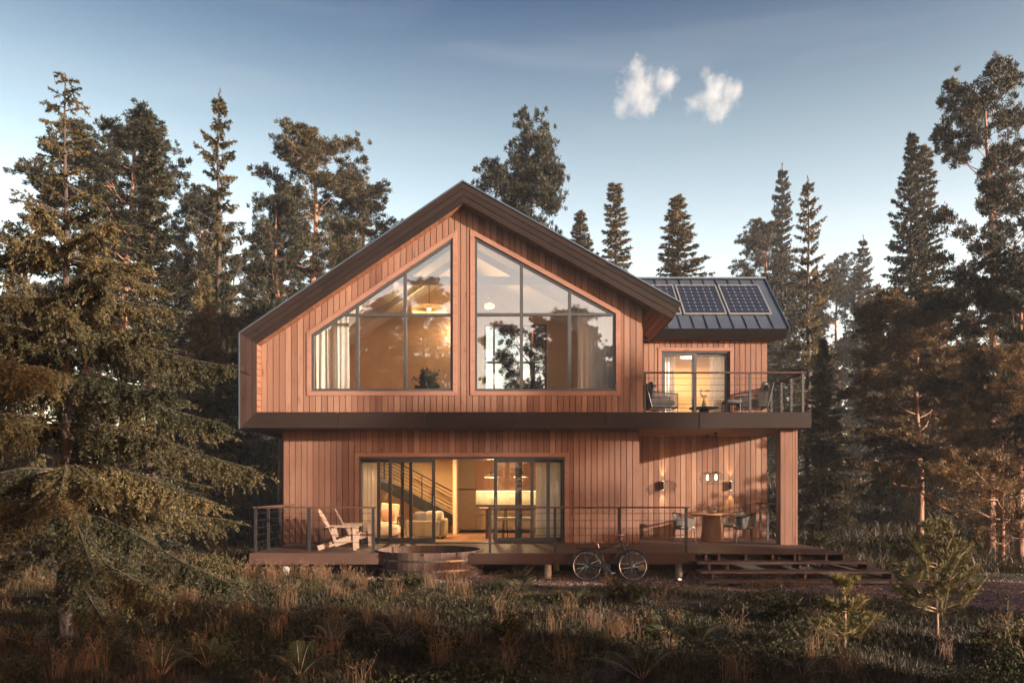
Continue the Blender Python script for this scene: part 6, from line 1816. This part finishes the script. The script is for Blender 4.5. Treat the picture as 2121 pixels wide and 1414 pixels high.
# loose stones on the gravel
x = rs.uniform(-3.2, 14, 52000); y = rs.uniform(10.5, 19.6, 52000); k = in_path(x, y, 0.05); x, y = x[k], y[k]; n = len(x)
sz = rs.uniform(0.008, 0.026, n) * (1 + 0.8 * (rs.random(n) < 0.06))
oc = np.array([[1, 0, 0], [0, 1, 0], [-1, 0, 0], [0, -1, 0], [0, 0, 1], [0, 0, -1]], float)
V = oc[None] * sz[:, None, None] * rs.uniform(0.5, 1.3, (n, 6, 1)) * np.array([1, 1, 0.65]); a = rs.random(n) * 6.28
c_, s_ = np.cos(a)[:, None], np.sin(a)[:, None]; V = np.stack([V[..., 0] * c_ - V[..., 1] * s_, V[..., 0] * s_ + V[..., 1] * c_, V[..., 2]], -1)
V = (V + np.stack([x, y, gz(x, y) + 0.022], -1)[:, None, :]).reshape(-1, 3)
tri = np.array([[0, 1, 4], [1, 2, 4], [2, 3, 4], [3, 0, 4], [1, 0, 5], [2, 1, 5], [3, 2, 5], [0, 3, 5]])
idx = (np.arange(n)[:, None, None] * 6 + tri[None]).ravel()
o = bpy.data.objects.new('gravel', big_mesh('gravel', V, np.full(n * 8, 3), idx, np.repeat(rs.random(n), 6), 'pebble')); COL.objects.link(o)
tag(o, 'reddish loose gravel in front of the steps and along the track', 'gravel', kind='stuff')

# ------------------------------------------------------------------ clouds and haze
def cloud(px, py, d, blobs, label):
    c = Vector((X(px, d), d, Z(py, d))); k = d / FPX
    m, t, b = nodes_of('cloud_vapour'); t.nodes.remove(b)
    vol = t.nodes.new('ShaderNodeVolumePrincipled'); vol.inputs['Color'].default_value = (0.80, 0.91, 1.0, 1); vol.inputs['Anisotropy'].default_value = 0.3
    tc = t.nodes.new('ShaderNodeTexCoord')
    n1 = t.nodes.new('ShaderNodeTexNoise'); n1.inputs['Scale'].default_value = 0.10; n1.inputs['Detail'].default_value = 8; n1.inputs['Roughness'].default_value = 0.68
    t.links.new(tc.outputs['Object'], n1.inputs['Vector'])
    dist = None
    for x, y, r in blobs:   # density falls off from the middle of each puff
        v = t.nodes.new('ShaderNodeVectorMath'); v.operation = 'DISTANCE'; v.inputs[1].default_value = (x * k, 0, -y * k)
        t.links.new(tc.outputs['Object'], v.inputs[0])
        f = math_node(t, 'SUBTRACT', 1.0, math_node(t, 'DIVIDE', v.outputs['Value'], r * k))
        dist = f if dist is None else math_node(t, 'MAXIMUM', dist, f)
    dens = math_node(t, 'MULTIPLY', math_node(t, 'SUBTRACT', math_node(t, 'ADD', math_node(t, 'MULTIPLY', dist, 0.75), math_node(t, 'MULTIPLY', n1.outputs['Fac'], 2.3)), 1.31), 0.10, True)
    t.links.new(dens, vol.inputs['Density']); t.links.new(vol.outputs[0], t.nodes['Material Output'].inputs['Volume'])
    w_ = max(abs(x) + r for x, y, r in blobs) * k * 1.1; h_ = max(abs(y) + r for x, y, r in blobs) * k * 1.1; dp = max(r for _, _, r in blobs) * k * 1.1
    mb = MB(); mb.pillow((0, 0, 0), 2 * w_, 2 * dp, 2 * h_, None, 10, 0.8)
    o = mb.build('cloud', m, None); o.location = c
    return tag(o, label, 'cloud', 'small clouds over the house')
cloud(1338, 180, 520, [(-18, -5, 48), (-12, -38, 30), (38, -12, 35), (-45, 36, 30), (5, 32, 34), (-10, 12, 46)], 'small white cloud above the right roof slope, the left one of the pair')
cloud(1480, 196, 520, [(-2, 0, 44), (-8, -36, 26), (30, -4, 33), (12, 28, 35), (-45, 18, 26), (0, -18, 36)], 'small white cloud above the right roof slope, the right one of the pair')
m, t, b = nodes_of('haze_air'); t.nodes.remove(b)
vol = t.nodes.new('ShaderNodeVolumePrincipled'); vol.inputs['Color'].default_value = (0.76, 0.85, 0.98, 1)
vol.inputs['Density'].default_value = HAZE = 0.0008; vol.inputs['Anisotropy'].default_value = 0.2
t.links.new(vol.outputs[0], t.nodes['Material Output'].inputs['Volume'])
mb = MB(); mb.box(-345, 345, -345, 345, -1.5, 27); o = mb.build('haze', m, None); tag(o, kind='stuff')
